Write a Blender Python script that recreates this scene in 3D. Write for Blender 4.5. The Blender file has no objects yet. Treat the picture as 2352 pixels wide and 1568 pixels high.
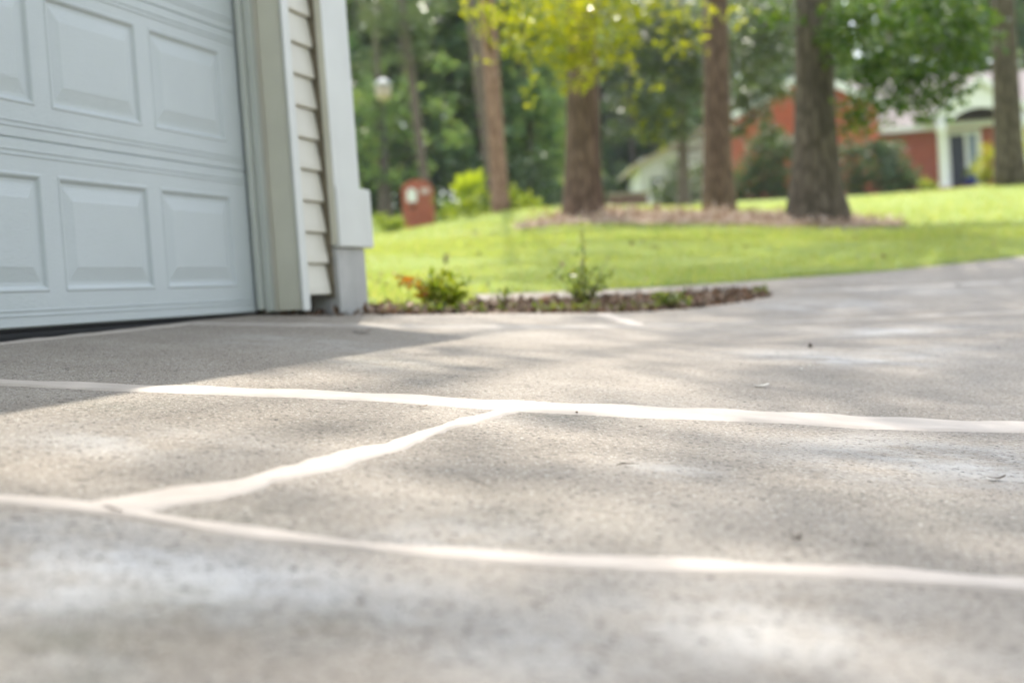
import bpy, bmesh, math, random
import numpy as np
from mathutils import Matrix, Vector
from mathutils.geometry import delaunay_2d_cdt

SC = bpy.context.scene
COL = SC.collection
rng = np.random.default_rng(7)
random.seed(7)

# ------------------------------------------------------------------ camera
FPX, ROLL, PITCH, CZ = 3267.0, 0.072, 0.0316, 0.37      # focal length in units of a 2352 px wide frame
UP = np.array([0, math.sin(PITCH), math.cos(PITCH)])
FW = np.array([0, math.cos(PITCH), -math.sin(PITCH)])
RT = np.array([1.0, 0, 0])
CAM = np.array([0, 0, CZ])
cd = bpy.data.cameras.new('camera')
cd.sensor_width = 36.0
cd.lens = FPX / 2352 * 36.0
cd.clip_start, cd.clip_end = 0.02, 2000
cd.dof.use_dof = True
cd.dof.focus_distance = 2.85
cd.dof.aperture_fstop = 2.6
cam = bpy.data.objects.new('camera', cd)
COL.objects.link(cam)
xr = RT * math.cos(ROLL) - UP * math.sin(ROLL)
yr = RT * math.sin(ROLL) + UP * math.cos(ROLL)
cam.matrix_world = Matrix(((xr[0], yr[0], -FW[0], 0), (xr[1], yr[1], -FW[1], 0), (xr[2], yr[2], -FW[2], CZ), (0, 0, 0, 1)))
SC.camera = cam

# garage frame: along the wall (AL), out of the wall (NO)
AL = np.array([0.2626, 0.9649, 0.0]); NO = np.array([0.9649, -0.2626, 0.0])
P0 = np.array([-1.4158, 3.9539, 0.0172 + CZ])           # foot of the door leaf at s = 0

# ------------------------------------------------------------------ light
SUN = 0.40 * AL - 0.13 * NO + np.array([0, 0, 1.0])
SUN /= np.linalg.norm(SUN)
EXPOSURE = 1.58
w = bpy.data.worlds.new('World'); SC.world = w; w.use_nodes = True
nt = w.node_tree
bg = nt.nodes['Background']
sky = nt.nodes.new('ShaderNodeTexSky')
sky.sky_type = 'NISHITA'; sky.sun_disc = False
sky.sun_elevation = math.asin(SUN[2]); sky.sun_rotation = math.atan2(SUN[0], SUN[1])
sky.air_density = 1.0; sky.dust_density = 2.0; sky.ozone_density = 1.0
hs = nt.nodes.new('ShaderNodeHueSaturation'); hs.inputs['Saturation'].default_value = 0.4        # thin bright haze whitens the sky
nt.links.new(sky.outputs[0], hs.inputs['Color']); nt.links.new(hs.outputs[0], bg.inputs[0]); bg.inputs[1].default_value = 0.15
sl = bpy.data.lights.new('sun', 'SUN'); sl.energy = 2.1; sl.angle = math.radians(0.7); sl.color = (1, 0.93, 0.82)
so = bpy.data.objects.new('sun', sl); COL.objects.link(so)
so.rotation_mode = 'QUATERNION'; so.rotation_quaternion = Vector(SUN).to_track_quat('Z', 'Y')
SC.view_settings.view_transform = 'Standard'; SC.view_settings.look = 'None'
SC.view_settings.exposure = EXPOSURE; SC.view_settings.gamma = 1
SC.cycles.use_denoising = True
SC.cycles.max_bounces = 8; SC.cycles.transparent_max_bounces = 8
SC.cycles.sample_clamp_indirect = 6.0

# ------------------------------------------------------------------ measuring helpers
def ray(x, y):
    u, v = x - 1176.0, 784.0 - y
    u2 = u * math.cos(ROLL) + v * math.sin(ROLL); v2 = -u * math.sin(ROLL) + v * math.cos(ROLL)
    return u2 * RT + v2 * UP + FPX * FW

def at(x, y, d):
    q = ray(x, y); return CAM + q * (d / q[1])

def gar(s, o, z):
    """garage coordinates: s along the wall, o out of the wall, z above the door foot"""
    return P0 + AL * s + NO * o + np.array([0, 0, z])

# ------------------------------------------------------------------ terrain: measured heights, smooth between
CT = []
def plane_pt(x, y, m=0.14):
    q = ray(x, y); p0 = P0 - CAM; z0 = p0[2] - 0.02
    t = (z0 + m * (p0 @ NO)) / (q[2] + m * (q @ NO)); return CAM + q * t
for x, y in [(0, 882), (600, 900), (1176, 945), (1700, 960), (2352, 980), (0, 1152), (700, 1240), (1500, 1295), (2352, 1340),
             (0, 1568), (1176, 1568), (2352, 1568), (500, 800), (900, 790), (1176, 750), (1480, 800), (300, 780)]:
    CT.append(plane_pt(x, y))
for x, y, d in [(850, 722, 5.9), (1100, 720, 6.2), (1300, 719, 6.7), (1500, 714, 7.4), (1775, 677, 8.0), (1480, 748, 6.5),
                (1100, 690, 7.1), (1300, 682, 7.7), (1450, 676, 8.1), (1600, 668, 8.5), (1735, 662, 8.7), (1075, 676, 7.8), (1300, 668, 8.4),
                (1500, 660, 8.8), (1700, 647, 9.3), (1850, 636, 9.7), (2000, 625, 10.2), (2200, 605, 11.0), (2352, 588, 11.8),
                (1818, 670, 8.6), (2352, 645, 9.3), (2352, 717, 6.5), (2352, 850, 4.3), (1900, 760, 5.9), (1900, 850, 4.2),
                (1340, 640, 9.3), (1340, 600, 11), (1340, 570, 12.8), (1340, 545, 15), (1340, 520, 17.2), (1340, 500, 19), (1340, 489, 22), (1340, 484, 26), (965, 650, 9), (965, 620, 10.8), (965, 590, 13), (965, 560, 18), (965, 545, 24), (1150, 640, 9.3), (1150, 590, 12), (1150, 550, 16), (1150, 520, 24), (1150, 505, 28), (1150, 497, 31), (1050, 540, 20), (1050, 531, 28), (1050, 526, 36), (965, 537, 31), (1240, 530, 18), (1240, 515, 24), (1240, 507, 30), (1440, 500, 20), (1440, 492, 26), (1440, 480, 36), (1340, 481, 32), (1880, 600, 11.2), (1880, 570, 13), (1880, 545, 15.5), (1880, 520, 19), (1880, 500, 24), (1880, 478, 35), (1600, 640, 9.6), (1600, 590, 11.8), (1600, 550, 14.5), (1600, 515, 18.5), (2150, 590, 11.8), (2150, 540, 15), (2150, 490, 21), (2150, 455, 32), (2150, 442, 45), (1652, 485, 22.0),
                (2322, 425, 26.0), (2352, 555, 13.5), (2352, 500, 18.0), (1850, 456, 60.0), (2170, 437, 60.0), (1690, 470, 60.0), (2345, 420, 60.0),
                (865, 590, 11.5), (865, 545, 22.0), (965, 531, 38.0), (1150, 490, 34.0), (850, 490, 50.0), (1440, 470, 50.0), (1100, 470, 60.0),
                (600, 480, 60.0), (2900, 380, 40.0), (2900, 520, 14.0), (2900, 560, 11.0)]:
    CT.append(at(x, y, d))
for s in (-6, -3, -1, 0, 0.8, 1.7):
    CT.append(gar(s, 0.0, -0.05 + 0.024 * max(s, -0.5)))
for s, z in ((2.5, 0.0), (3.0, 0.03)):
    CT.append(gar(s, -0.3, z))
for p in [(-3, -5, -0.05), (3, -5, -0.25), (9, -3, -0.35), (10, 5, -0.1), (14, 12, 0.5), (-12, 30, 1.7), (-30, 50, 3.4), (40, 60, 4.0), (0, 110, 6.0),
          (60, 110, 7.0), (-60, 110, 6.0), (-60, 0, 1.0), (60, 0, 0.0), (0, -60, -1.0), (60, -60, -1.0), (-60, -60, -1)]:
    CT.append(np.array([p[0], p[1], p[2] + CZ]))
CT = np.array(CT)
def phi(r2): return np.sqrt(r2 + 1.0)
n_ = len(CT)
Kx = phi(((CT[:, None, :2] - CT[None, :, :2]) ** 2).sum(2)) - 0.05 * np.eye(n_)
Px = np.c_[np.ones(n_), CT[:, :2]]
Mx = np.block([[Kx, Px], [Px.T, np.zeros((3, 3))]])
WX = np.linalg.solve(Mx, np.r_[CT[:, 2], np.zeros(3)])
def H(X, Y):
    X = np.atleast_1d(np.asarray(X, float)); Y = np.atleast_1d(np.asarray(Y, float))
    out = np.empty(X.shape)
    for i in range(0, len(X), 20000):
        a = np.c_[X[i:i + 20000], Y[i:i + 20000]]
        r2 = ((a[:, None, :] - CT[None, :, :2]) ** 2).sum(2)
        out[i:i + 20000] = phi(r2) @ WX[:n_] + WX[n_] + a @ WX[n_ + 1:]
    return out
def h1(x, y): return float(H([x], [y])[0])

TS = np.concatenate([np.arange(0.7, 6, 0.01), np.arange(6, 20, 0.03), np.arange(20, 120, 0.2)])
def gp(x, y):
    """where the line of sight through (x, y) meets the terrain"""
    q = ray(x, y); q = q / q[1]
    P = CAM[None] + TS[:, None] * q[None]
    below = P[:, 2] < H(P[:, 0], P[:, 1])
    i = int(np.argmax(below)) if below.any() else len(TS) - 1
    t = TS[max(i - 1, 0)]
    if below.any() and i > 0:
        a = P[i - 1, 2] - h1(*P[i - 1, :2]); b = P[i, 2] - h1(*P[i, :2])
        t = TS[i - 1] + (TS[i] - TS[i - 1]) * a / (a - b + 1e-12)
    p = CAM + t * q; p[2] = h1(p[0], p[1]); return p

# ------------------------------------------------------------------ mesh helpers
def fast_mesh(name, V, F, mat, smooth=False):
    """V (n,3) array, F (m,k) array with equal-sized faces"""
    V = np.asarray(V, np.float32); F = np.asarray(F, np.int32)
    me = bpy.data.meshes.new(name)
    me.vertices.add(len(V)); me.vertices.foreach_set('co', V.ravel())
    m, k = F.shape
    me.loops.add(m * k); me.loops.foreach_set('vertex_index', F.ravel())
    me.polygons.add(m); me.polygons.foreach_set('loop_start', np.arange(0, m * k, k, dtype=np.int32))
    me.polygons.foreach_set('use_smooth', np.full(m, smooth))
    me.update(calc_edges=True); me.validate()
    if mat: me.materials.append(mat)
    return me

def link(name, me, parent=None, loc=None):
    o = bpy.data.objects.new(name, me); COL.objects.link(o)
    if parent is not None: o.parent = parent
    if loc is not None: o.location = loc
    return o

class MB:
    def __init__(self): self.v = []; self.f = []
    def add(self, V, F):
        b = len(self.v); self.v += [tuple(map(float, p)) for p in V]; self.f += [tuple(i + b for i in f) for f in F]; return self
    def box(self, x0, x1, y0, y1, z0, z1, tf=None):
        V = [(x, y, z) for z in (z0, z1) for y in (y0, y1) for x in (x0, x1)]
        if tf: V = [tf(*p) for p in V]
        return self.add(V, [(0, 2, 3, 1), (4, 5, 7, 6), (0, 1, 5, 4), (1, 3, 7, 5), (3, 2, 6, 7), (2, 0, 4, 6)])
    def prism(self, poly, d0, d1, tf):
        """poly of (a, b), pushed from d0 to d1; tf(a, d, b)"""
        n = len(poly)
        V = [tf(a, d0, b) for a, b in poly] + [tf(a, d1, b) for a, b in poly]
        F = [tuple(range(n)), tuple(range(2 * n - 1, n - 1, -1))] + [(i, i + n, (i + 1) % n + n, (i + 1) % n) for i in range(n)]
        return self.add(V, F)
    def tube(self, pts, rad, n=8, wob=0.0):
        pts = [np.asarray(p, float) for p in pts]; V = []; F = []
        for i, p in enumerate(pts):
            t = pts[min(i + 1, len(pts) - 1)] - pts[max(i - 1, 0)]; t /= np.linalg.norm(t) + 1e-9
            a = np.cross(t, [0.3, 1, 0.1]); a /= np.linalg.norm(a); b = np.cross(t, a)
            for k in range(n):
                r = rad[i] * (1 + wob * math.sin(k * 2.3 + i * 0.7) + wob * random.uniform(-.5, .5))
                th = 2 * math.pi * k / n
                V.append(p + r * (math.cos(th) * a + math.sin(th) * b))
        for i in range(len(pts) - 1):
            for k in range(n):
                F.append((i * n + k, i * n + (k + 1) % n, (i + 1) * n + (k + 1) % n, (i + 1) * n + k))
        F += [tuple(range(n - 1, -1, -1)), tuple(range((len(pts) - 1) * n, len(pts) * n))]
        return self.add(V, F)
    def build(self, name, mat, parent=None, smooth=False, bevel=0.0, org=None):
        V = np.array(self.v)
        if org is not None: V = V - np.asarray(org)
        me = bpy.data.meshes.new(name); me.from_pydata(V.tolist(), [], self.f)
        bm = bmesh.new(); bm.from_mesh(me); bmesh.ops.recalc_face_normals(bm, faces=bm.faces)
        if bevel:
            bmesh.ops.bevel(bm, geom=[e for e in bm.edges if len(e.link_faces) == 2 and e.calc_face_angle() > 0.5], offset=bevel, segments=2, affect='EDGES', clamp_overlap=True)
        bm.to_mesh(me); bm.free()
        for p in me.polygons: p.use_smooth = smooth
        me.materials.append(mat)
        return link(name, me, parent)

def tag(o, label, cat, group=None):
    o['label'] = label; o['category'] = cat
    if group: o['group'] = group
    return o
def kind(o, k, label=None):
    o['kind'] = k
    if label: o['label'] = label
    return o
def thing(name, label, cat, loc, group=None):
    o = bpy.data.objects.new(name, None); COL.objects.link(o); o.location = loc; o.empty_display_size = 0.2
    return tag(o, label, cat, group)

# ------------------------------------------------------------------ materials
class NT:
    def __init__(self, name):
        self.m = bpy.data.materials.new(name); self.m.use_nodes = True; self.t = self.m.node_tree
        self.p = self.t.nodes['Principled BSDF']; self.out = self.t.nodes['Material Output']
        self.tc = None
    def n(self, typ, **kw):
        nd = self.t.nodes.new(typ)
        for k, v in kw.items(): setattr(nd, k, v)
        return nd
    def l(self, a, b): self.t.links.new(a, b)
    def co(self, scale=(1, 1, 1)):
        if self.tc is None: self.tc = self.n('ShaderNodeTexCoord')
        mp = self.n('ShaderNodeMapping'); mp.inputs['Scale'].default_value = scale
        self.l(self.tc.outputs['Object'], mp.inputs[0]); return mp.outputs[0]
    def noise(self, scale, detail=4, rough=0.55, stretch=(1, 1, 1)):
        nd = self.n('ShaderNodeTexNoise'); nd.inputs['Scale'].default_value = scale
        nd.inputs['Detail'].default_value = detail; nd.inputs['Roughness'].default_value = rough
        self.l(self.co(stretch), nd.inputs['Vector']); return nd.outputs[0]
    def ramp(self, fac, stops):
        r = self.n('ShaderNodeValToRGB'); e = r.color_ramp.elements
        while len(e) < len(stops): e.new(0.5)
        for i, (p, c) in enumerate(stops):
            e[i].position = p; e[i].color = (*c, 1) if len(c) == 3 else c
        self.l(fac, r.inputs[0]); return r.outputs[0]
    def mix(self, fac, a, b, mode='MIX'):
        x = self.n('ShaderNodeMix', data_type='RGBA', blend_type=mode)
        for v, s in ((fac, x.inputs[0]), (a, x.inputs[6]), (b, x.inputs[7])):
            if hasattr(v, 'links'): self.l(v, s)
            elif isinstance(v, (int, float)): s.default_value = v
            else: s.default_value = (*v, 1)
        return x.outputs[2]
    def math(self, op, a, b=0.0, c=None):
        x = self.n('ShaderNodeMath', operation=op)
        for i, v in enumerate((a, b) if c is None else (a, b, c)):
            if hasattr(v, 'links'): self.l(v, x.inputs[i])
            else: x.inputs[i].default_value = v
        return x.outputs[0]
    def bump(self, h, strength, dist, prev=None):
        b = self.n('ShaderNodeBump'); b.inputs['Strength'].default_value = strength; b.inputs['Distance'].default_value = dist
        self.l(h, b.inputs['Height'])
        if prev: self.l(prev, b.inputs['Normal'])
        return b.outputs[0]
    def fin(self, col, rough=0.6, normal=None, spec=0.5):
        for v, s in ((col, 'Base Color'), (rough, 'Roughness')):
            if hasattr(v, 'links'): self.l(v, self.p.inputs[s])
            elif isinstance(v, (int, float)): self.p.inputs[s].default_value = v
            else: self.p.inputs[s].default_value = (*v, 1)
        self.p.inputs['Specular IOR Level'].default_value = spec
        if normal: self.l(normal, self.p.inputs['Normal'])
        return self.m

def painted(name, c, rough=0.5, var=0.06, bump=0.0015, scale=9):
    t = NT(name); nz = t.noise(scale, 6)
    a = tuple(x * (1 - var) for x in c); b = tuple(min(1, x * (1 + var)) for x in c)
    col = t.ramp(nz, [(0.3, a), (0.7, b)])
    return t.fin(col, rough, t.bump(t.noise(scale * 25, 3), 0.3, bump))

def bark(name, dark, lite):
    t = NT(name)
    nz = t.noise(9, 6, 0.6, (1, 1, 0.22))
    vo = t.n('ShaderNodeTexVoronoi', feature='DISTANCE_TO_EDGE'); vo.inputs['Scale'].default_value = 11
    t.l(t.co((1, 1, 0.25)), vo.inputs['Vector'])
    ed = t.math('MINIMUM', t.math('MULTIPLY', vo.outputs[0], 4.0), 1.0)
    col = t.mix(t.math('SUBTRACT', 1.0, ed), t.ramp(nz, [(0.3, dark), (0.7, lite)]), tuple(x * 0.7 for x in dark))
    nm = t.bump(ed, 0.6, 0.012); nm = t.bump(nz, 0.6, 0.02, nm)
    return t.fin(col, 0.9, nm, 0.2)

def leafmat(name, cols, trans=0.5, rough=0.4, spec=0.5, tcol=None):
    t = NT(name)
    g = t.n('ShaderNodeNewGeometry')
    k = len(cols)
    col = t.ramp(g.outputs['Random Per Island'], [((i + 0.5) / k, c) for i, c in enumerate(cols)])
    t.fin(col, rough, None, spec)
    tr = t.n('ShaderNodeBsdfTranslucent')
    bright = t.n('ShaderNodeMix', data_type='RGBA', blend_type='MULTIPLY'); bright.inputs[0].default_value = 1.0
    t.l(col, bright.inputs[6]); bright.inputs[7].default_value = (*(tcol or (2.2, 2.0, 0.8)), 1); bright.clamp_result = False
    t.l(bright.outputs[2], tr.inputs['Color'])
    ms = t.n('ShaderNodeMixShader'); ms.inputs[0].default_value = trans
    t.l(t.p.outputs[0], ms.inputs[1]); t.l(tr.outputs[0], ms.inputs[2]); t.l(ms.outputs[0], t.out.inputs['Surface'])
    return t.m

M = {}
# exposed-aggregate concrete
def concrete():
    t = NT('aggregate_concrete')
    big = t.noise(0.9, 5, 0.6); mid = t.noise(5, 5, 0.6)
    col = t.ramp(big, [(0.28, (0.22, 0.19, 0.155)), (0.5, (0.33, 0.29, 0.245)), (0.72, (0.41, 0.37, 0.32))])
    col = t.mix(t.ramp(mid, [(0.35, (0, 0, 0)), (0.7, (0.6, 0.6, 0.6))]), col, (0.235, 0.20, 0.16))
    # chalky pale stains with their own places
    st = None
    for (sx, sy, r0, k) in STAINS:
        vm = t.n('ShaderNodeVectorMath', operation='DISTANCE'); t.l(t.co((1, 1, 0)), vm.inputs[0]); vm.inputs[1].default_value = (sx, sy, 0)
        d = t.math('DIVIDE', vm.outputs['Value'], r0)
        e = t.math('MULTIPLY', t.math('EXPONENT', t.math('MULTIPLY', t.math('MULTIPLY', d, d), -1.0)), k)
        st = e if st is None else t.math('MAXIMUM', st, e)
    pat = t.ramp(t.noise(4.5, 9, 0.72), [(0.40, (0.05, 0.05, 0.05)), (0.58, (1, 1, 1))])
    stain = t.math('MULTIPLY', st, pat)
    col = t.mix(stain, col, (0.55, 0.555, 0.555))
    dk = None
    for (sx, sy, r0, k) in DARKS:
        vm = t.n('ShaderNodeVectorMath', operation='DISTANCE'); t.l(t.co((1, 1, 0)), vm.inputs[0]); vm.inputs[1].default_value = (sx, sy, 0)
        d = t.math('DIVIDE', vm.outputs['Value'], r0)
        e = t.math('MULTIPLY', t.math('EXPONENT', t.math('MULTIPLY', t.math('MULTIPLY', d, d), -1.0)), k)
        dk = e if dk is None else t.math('MAXIMUM', dk, e)
    col = t.mix(t.math('MULTIPLY', dk, t.ramp(t.noise(9, 5, 0.6, (1, 2.2, 1)), [(0.35, (0, 0, 0)), (0.6, (1, 1, 1))])), col, (0.19, 0.185, 0.145))
    # the stones
    vo = t.n('ShaderNodeTexVoronoi'); vo.inputs['Scale'].default_value = 165; t.l(t.co(), vo.inputs['Vector'])
    sep = t.n('ShaderNodeSeparateColor'); t.l(vo.outputs['Color'], sep.inputs[0])
    stone = t.ramp(sep.outputs[0], [(0.0, (0.13, 0.115, 0.10)), (0.1, (0.34, 0.27, 0.20)), (0.35, (0.44, 0.40, 0.35)), (0.7, (0.52, 0.46, 0.38)), (0.93, (0.68, 0.65, 0.6))])
    show = t.math('LESS_THAN', vo.outputs['Distance'], t.math('MULTIPLY', sep.outputs[1], 0.62))
    col2 = t.mix(t.math('MULTIPLY', show, t.math('SUBTRACT', 0.62, t.math('MULTIPLY', stain, 0.4))), col, stone)
    pit = t.ramp(t.noise(95, 3, 0.6), [(0.35, (0.08, 0.07, 0.06)), (0.42, (1, 1, 1))])
    col3 = t.mix(0.88, col2, pit, 'MULTIPLY')
    hgt = t.math('SUBTRACT', 0.5, vo.outputs['Distance'])
    nm = t.bump(t.noise(28, 4), 0.35, 0.006)
    nm = t.bump(t.noise(75, 3, 0.6), 0.6, 0.004, nm)
    nm = t.bump(hgt, 0.9, 0.006, nm)
    return t.fin(col3, 0.62, nm, 0.4)

# ------------------------------------------------------------------ ground outlines
FRONT = [(850, 722), (950, 722), (1100, 720), (1300, 719), (1500, 714), (1640, 702), (1740, 687), (1775, 677)]
BACK = [(1735, 662), (1600, 668), (1450, 676), (1300, 682), (1100, 690)]
LAWN = [(1075, 676), (1300, 668), (1500, 660), (1700, 647), (1850, 636), (2000, 625), (2200, 605), (2352, 588)]
pf = [gp(*p)[:2] for p in FRONT]; pb = [gp(*p)[:2] for p in BACK]; pl = [gp(*p)[:2] for p in LAWN]
def smooth_line(P, k=6):
    P = np.array(P); out = []
    for i in range(len(P) - 1):
        p0 = P[max(i - 1, 0)]; p1 = P[i]; p2 = P[i + 1]; p3 = P[min(i + 2, len(P) - 1)]
        for u in np.arange(k) / k:
            out.append(0.5 * (2 * p1 + (p2 - p0) * u + (2 * p0 - 5 * p1 + 4 * p2 - p3) * u * u + (3 * p1 - p0 - 3 * p2 + p3) * u ** 3))
    out.append(P[-1]); return [np.array(p) for p in out]
g2 = lambda s, o: gar(s, o, 0)[:2]
pf_s = smooth_line([g2(1.81, 0.17)] + pf + pb[:1], 6)
pb_s = smooth_line(pb, 4)
pl_s = smooth_line(pl, 4)
DRIVE = [g2(-8, -0.05), g2(1.8, -0.05)] + pf_s[:-1] + pb_s + pl_s + \
        [np.array(p) for p in ((6.5, 12.9), (10, 15.2), (16, 19), (22, 14), (20, -8), (-6, -9))]
BED = [g2(1.80, -0.05)] + pf_s[:-1] + pb_s + [g2(2.95, 0.30), g2(2.75, -0.1), g2(2.7, -2.5), g2(1.8, -2.5)]
def inside(poly, X, Y):
    P = np.array(poly); r = np.zeros(len(X), bool); j = len(P) - 1
    for i in range(len(P)):
        c = ((P[i, 1] > Y) != (P[j, 1] > Y)) & (X < (P[j, 0] - P[i, 0]) * (Y - P[i, 1]) / (P[j, 1] - P[i, 1] + 1e-12) + P[i, 0])
        r ^= c; j = i
    return r
def resample(poly, step):
    out = []
    for i in range(len(poly)):
        a = np.array(poly[i]); b = np.array(poly[(i + 1) % len(poly)]); k = max(1, int(np.linalg.norm(b - a) / step))
        out += [a + (b - a) * j / k for j in range(k)]
    return out
def sheet(name, poly, pts, dz, mat, skirt=0.0, bumpz=None):
    """a sheet over the terrain inside poly, with a downward skirt"""
    B = [Vector(p) for p in poly]; n = len(B)
    V = B + [Vector(p) for p in pts]
    vo, _, fo, *_ = delaunay_2d_cdt(V, [(i, (i + 1) % n) for i in range(n)], [], 1, 1e-5)
    X = np.array([v[0] for v in vo]); Y = np.array([v[1] for v in vo])
    Z = H(X, Y) + dz
    if bumpz is not None: Z = Z + bumpz(X, Y)
    mb = MB(); mb.v = list(zip(X.tolist(), Y.tolist(), Z.tolist())); mb.f = [tuple(f) for f in fo]
    me = bpy.data.meshes.new(name)
    me.from_pydata(mb.v, [], mb.f)
    bm = bmesh.new(); bm.from_mesh(me)
    for f in bm.faces:
        if f.normal.z < 0: f.normal_flip()
    if skirt:
        be = [e for e in bm.edges if e.is_boundary]
        r = bmesh.ops.extrude_edge_only(bm, edges=be)
        for v in r['geom']:
            if isinstance(v, bmesh.types.BMVert): v.co.z -= skirt
    bm.to_mesh(me); bm.free()
    for p in me.polygons: p.use_smooth = abs(p.normal.z) > 0.5
    me.materials.append(mat)
    return link(name, me)
def grid_in(poly, x0, x1, y0, y1, st, jit=0.2):
    X, Y = np.meshgrid(np.arange(x0, x1, st), np.arange(y0, y1, st)); X = X.ravel(); Y = Y.ravel()
    X = X + rng.uniform(-jit, jit, len(X)) * st; Y = Y + rng.uniform(-jit, jit, len(Y)) * st
    k = inside(poly, X, Y); return np.c_[X[k], Y[k]]

STAINS = []
for x, y, r0, k in [(1930, 822, 0.30, 0.95), (2040, 760, 0.28, 0.85), (1890, 702, 0.35, 0.7), (2130, 800, 0.2, 0.55), (1560, 1085, 0.10, 0.5), (2200, 1060, 0.30, 0.75),
                    (300, 1010, 0.16, 0.45), (1075, 1240, 0.10, 0.7), (40, 1270, 0.17, 1.0), (260, 1300, 0.17, 1.0), (520, 1345, 0.15, 1.0), (780, 1390, 0.13, 0.9), (100, 1350, 0.12, 1.0), (1250, 1480, 0.12, 0.6), (700, 785, 0.25, 0.5), (1750, 1440, 0.2, 0.55), (880, 835, 0.15, 0.4), (250, 1560, 0.1, 0.5), (2100, 670, 0.4, 0.5)]:
    p = gp(x, y); STAINS.append((p[0], p[1], r0, k))
DARKS = []
for x, y, r0, k in [(120, 1480, 0.09, 0.9), (400, 1400, 0.08, 0.8), (700, 1430, 0.07, 0.6), (230, 1560, 0.05, 0.9), (2150, 1180, 0.2, 0.3), (1300, 1180, 0.15, 0.35), (600, 1180, 0.1, 0.4), (250, 930, 0.12, 0.5), (1300, 950, 0.12, 0.6), (900, 830, 0.2, 0.5)]:
    p = gp(x, y); DARKS.append((p[0], p[1], r0, k))
M['concrete'] = concrete()

def lawn_mat():
    t = NT('lawn_grass')
    a = t.noise(0.5, 5); b = t.noise(14, 4)
    col = t.ramp(a, [(0.3, (0.20, 0.285, 0.06)), (0.7, (0.30, 0.37, 0.095))])
    col = t.mix(t.ramp(b, [(0.4, (0, 0, 0)), (0.75, (0.6, 0.6, 0.6))]), col, (0.28, 0.29, 0.08))
    return t.fin(col, 0.8, t.bump(t.noise(60, 3), 0.8, 0.03), 0.2)
def mulch_mat(name, a, b, c):
    t = NT(name)
    vo = t.n('ShaderNodeTexVoronoi'); vo.inputs['Scale'].default_value = 28; t.l(t.co(), vo.inputs['Vector'])
    sep = t.n('ShaderNodeSeparateColor'); t.l(vo.outputs['Color'], sep.inputs[0])
    col = t.ramp(sep.outputs[0], [(0.1, a), (0.5, b), (0.9, c)])
    return t.fin(col, 0.9, t.bump(t.noise(40, 4), 0.9, 0.03), 0.2)
M['lawn'] = lawn_mat()
M['mulch'] = mulch_mat('bark_mulch', (0.07, 0.045, 0.035), (0.16, 0.105, 0.085), (0.30, 0.23, 0.20))
M['straw'] = mulch_mat('pine_straw', (0.24, 0.16, 0.11), (0.37, 0.28, 0.20), (0.50, 0.41, 0.33))
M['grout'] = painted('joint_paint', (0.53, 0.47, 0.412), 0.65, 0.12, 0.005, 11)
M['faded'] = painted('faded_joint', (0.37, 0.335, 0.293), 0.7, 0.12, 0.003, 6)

# lawn: one sheet out to the horizon, lowered where concrete and bed lie on it
xs = np.concatenate([-np.geomspace(200, 6.2, 26), np.arange(-6, 12, 0.14), np.geomspace(12.2, 220, 30)])
ys = np.concatenate([-np.geomspace(120, 3.2, 18), np.arange(-3, 5, 0.6), np.arange(5, 16, 0.12), np.arange(16.2, 40, 0.5), np.geomspace(41, 320, 26)])
X, Y = np.meshgrid(xs, ys); sh = X.shape; X = X.ravel(); Y = Y.ravel(); Z = H(X, Y)
low = inside(DRIVE, X, Y) | inside(BED, X, Y)
Z = Z + np.where(low, -0.16, 0.012 + 0.012 * np.sin(X * 3.1 + np.sin(Y * 2)) * np.sin(Y * 2.7))
I = np.arange(len(X)).reshape(sh)
F = np.stack([I[:-1, :-1].ravel(), I[:-1, 1:].ravel(), I[1:, 1:].ravel(), I[1:, :-1].ravel()], 1)
kind(link('ground', fast_mesh('ground', np.c_[X, Y, Z], F, M['lawn'], True)), 'structure', 'mown green lawn rising from the driveway to the houses')

# driveway
pts = np.concatenate([grid_in(DRIVE, -2, 3, 0.6, 9.5, 0.11), grid_in(DRIVE, -7, 22, -8, 19, 0.8)])
kind(sheet('driveway', resample(DRIVE, 0.15), pts, 0.0, M['concrete'], 0.25), 'structure', 'grey exposed aggregate concrete driveway with pale joint lines')

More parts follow.
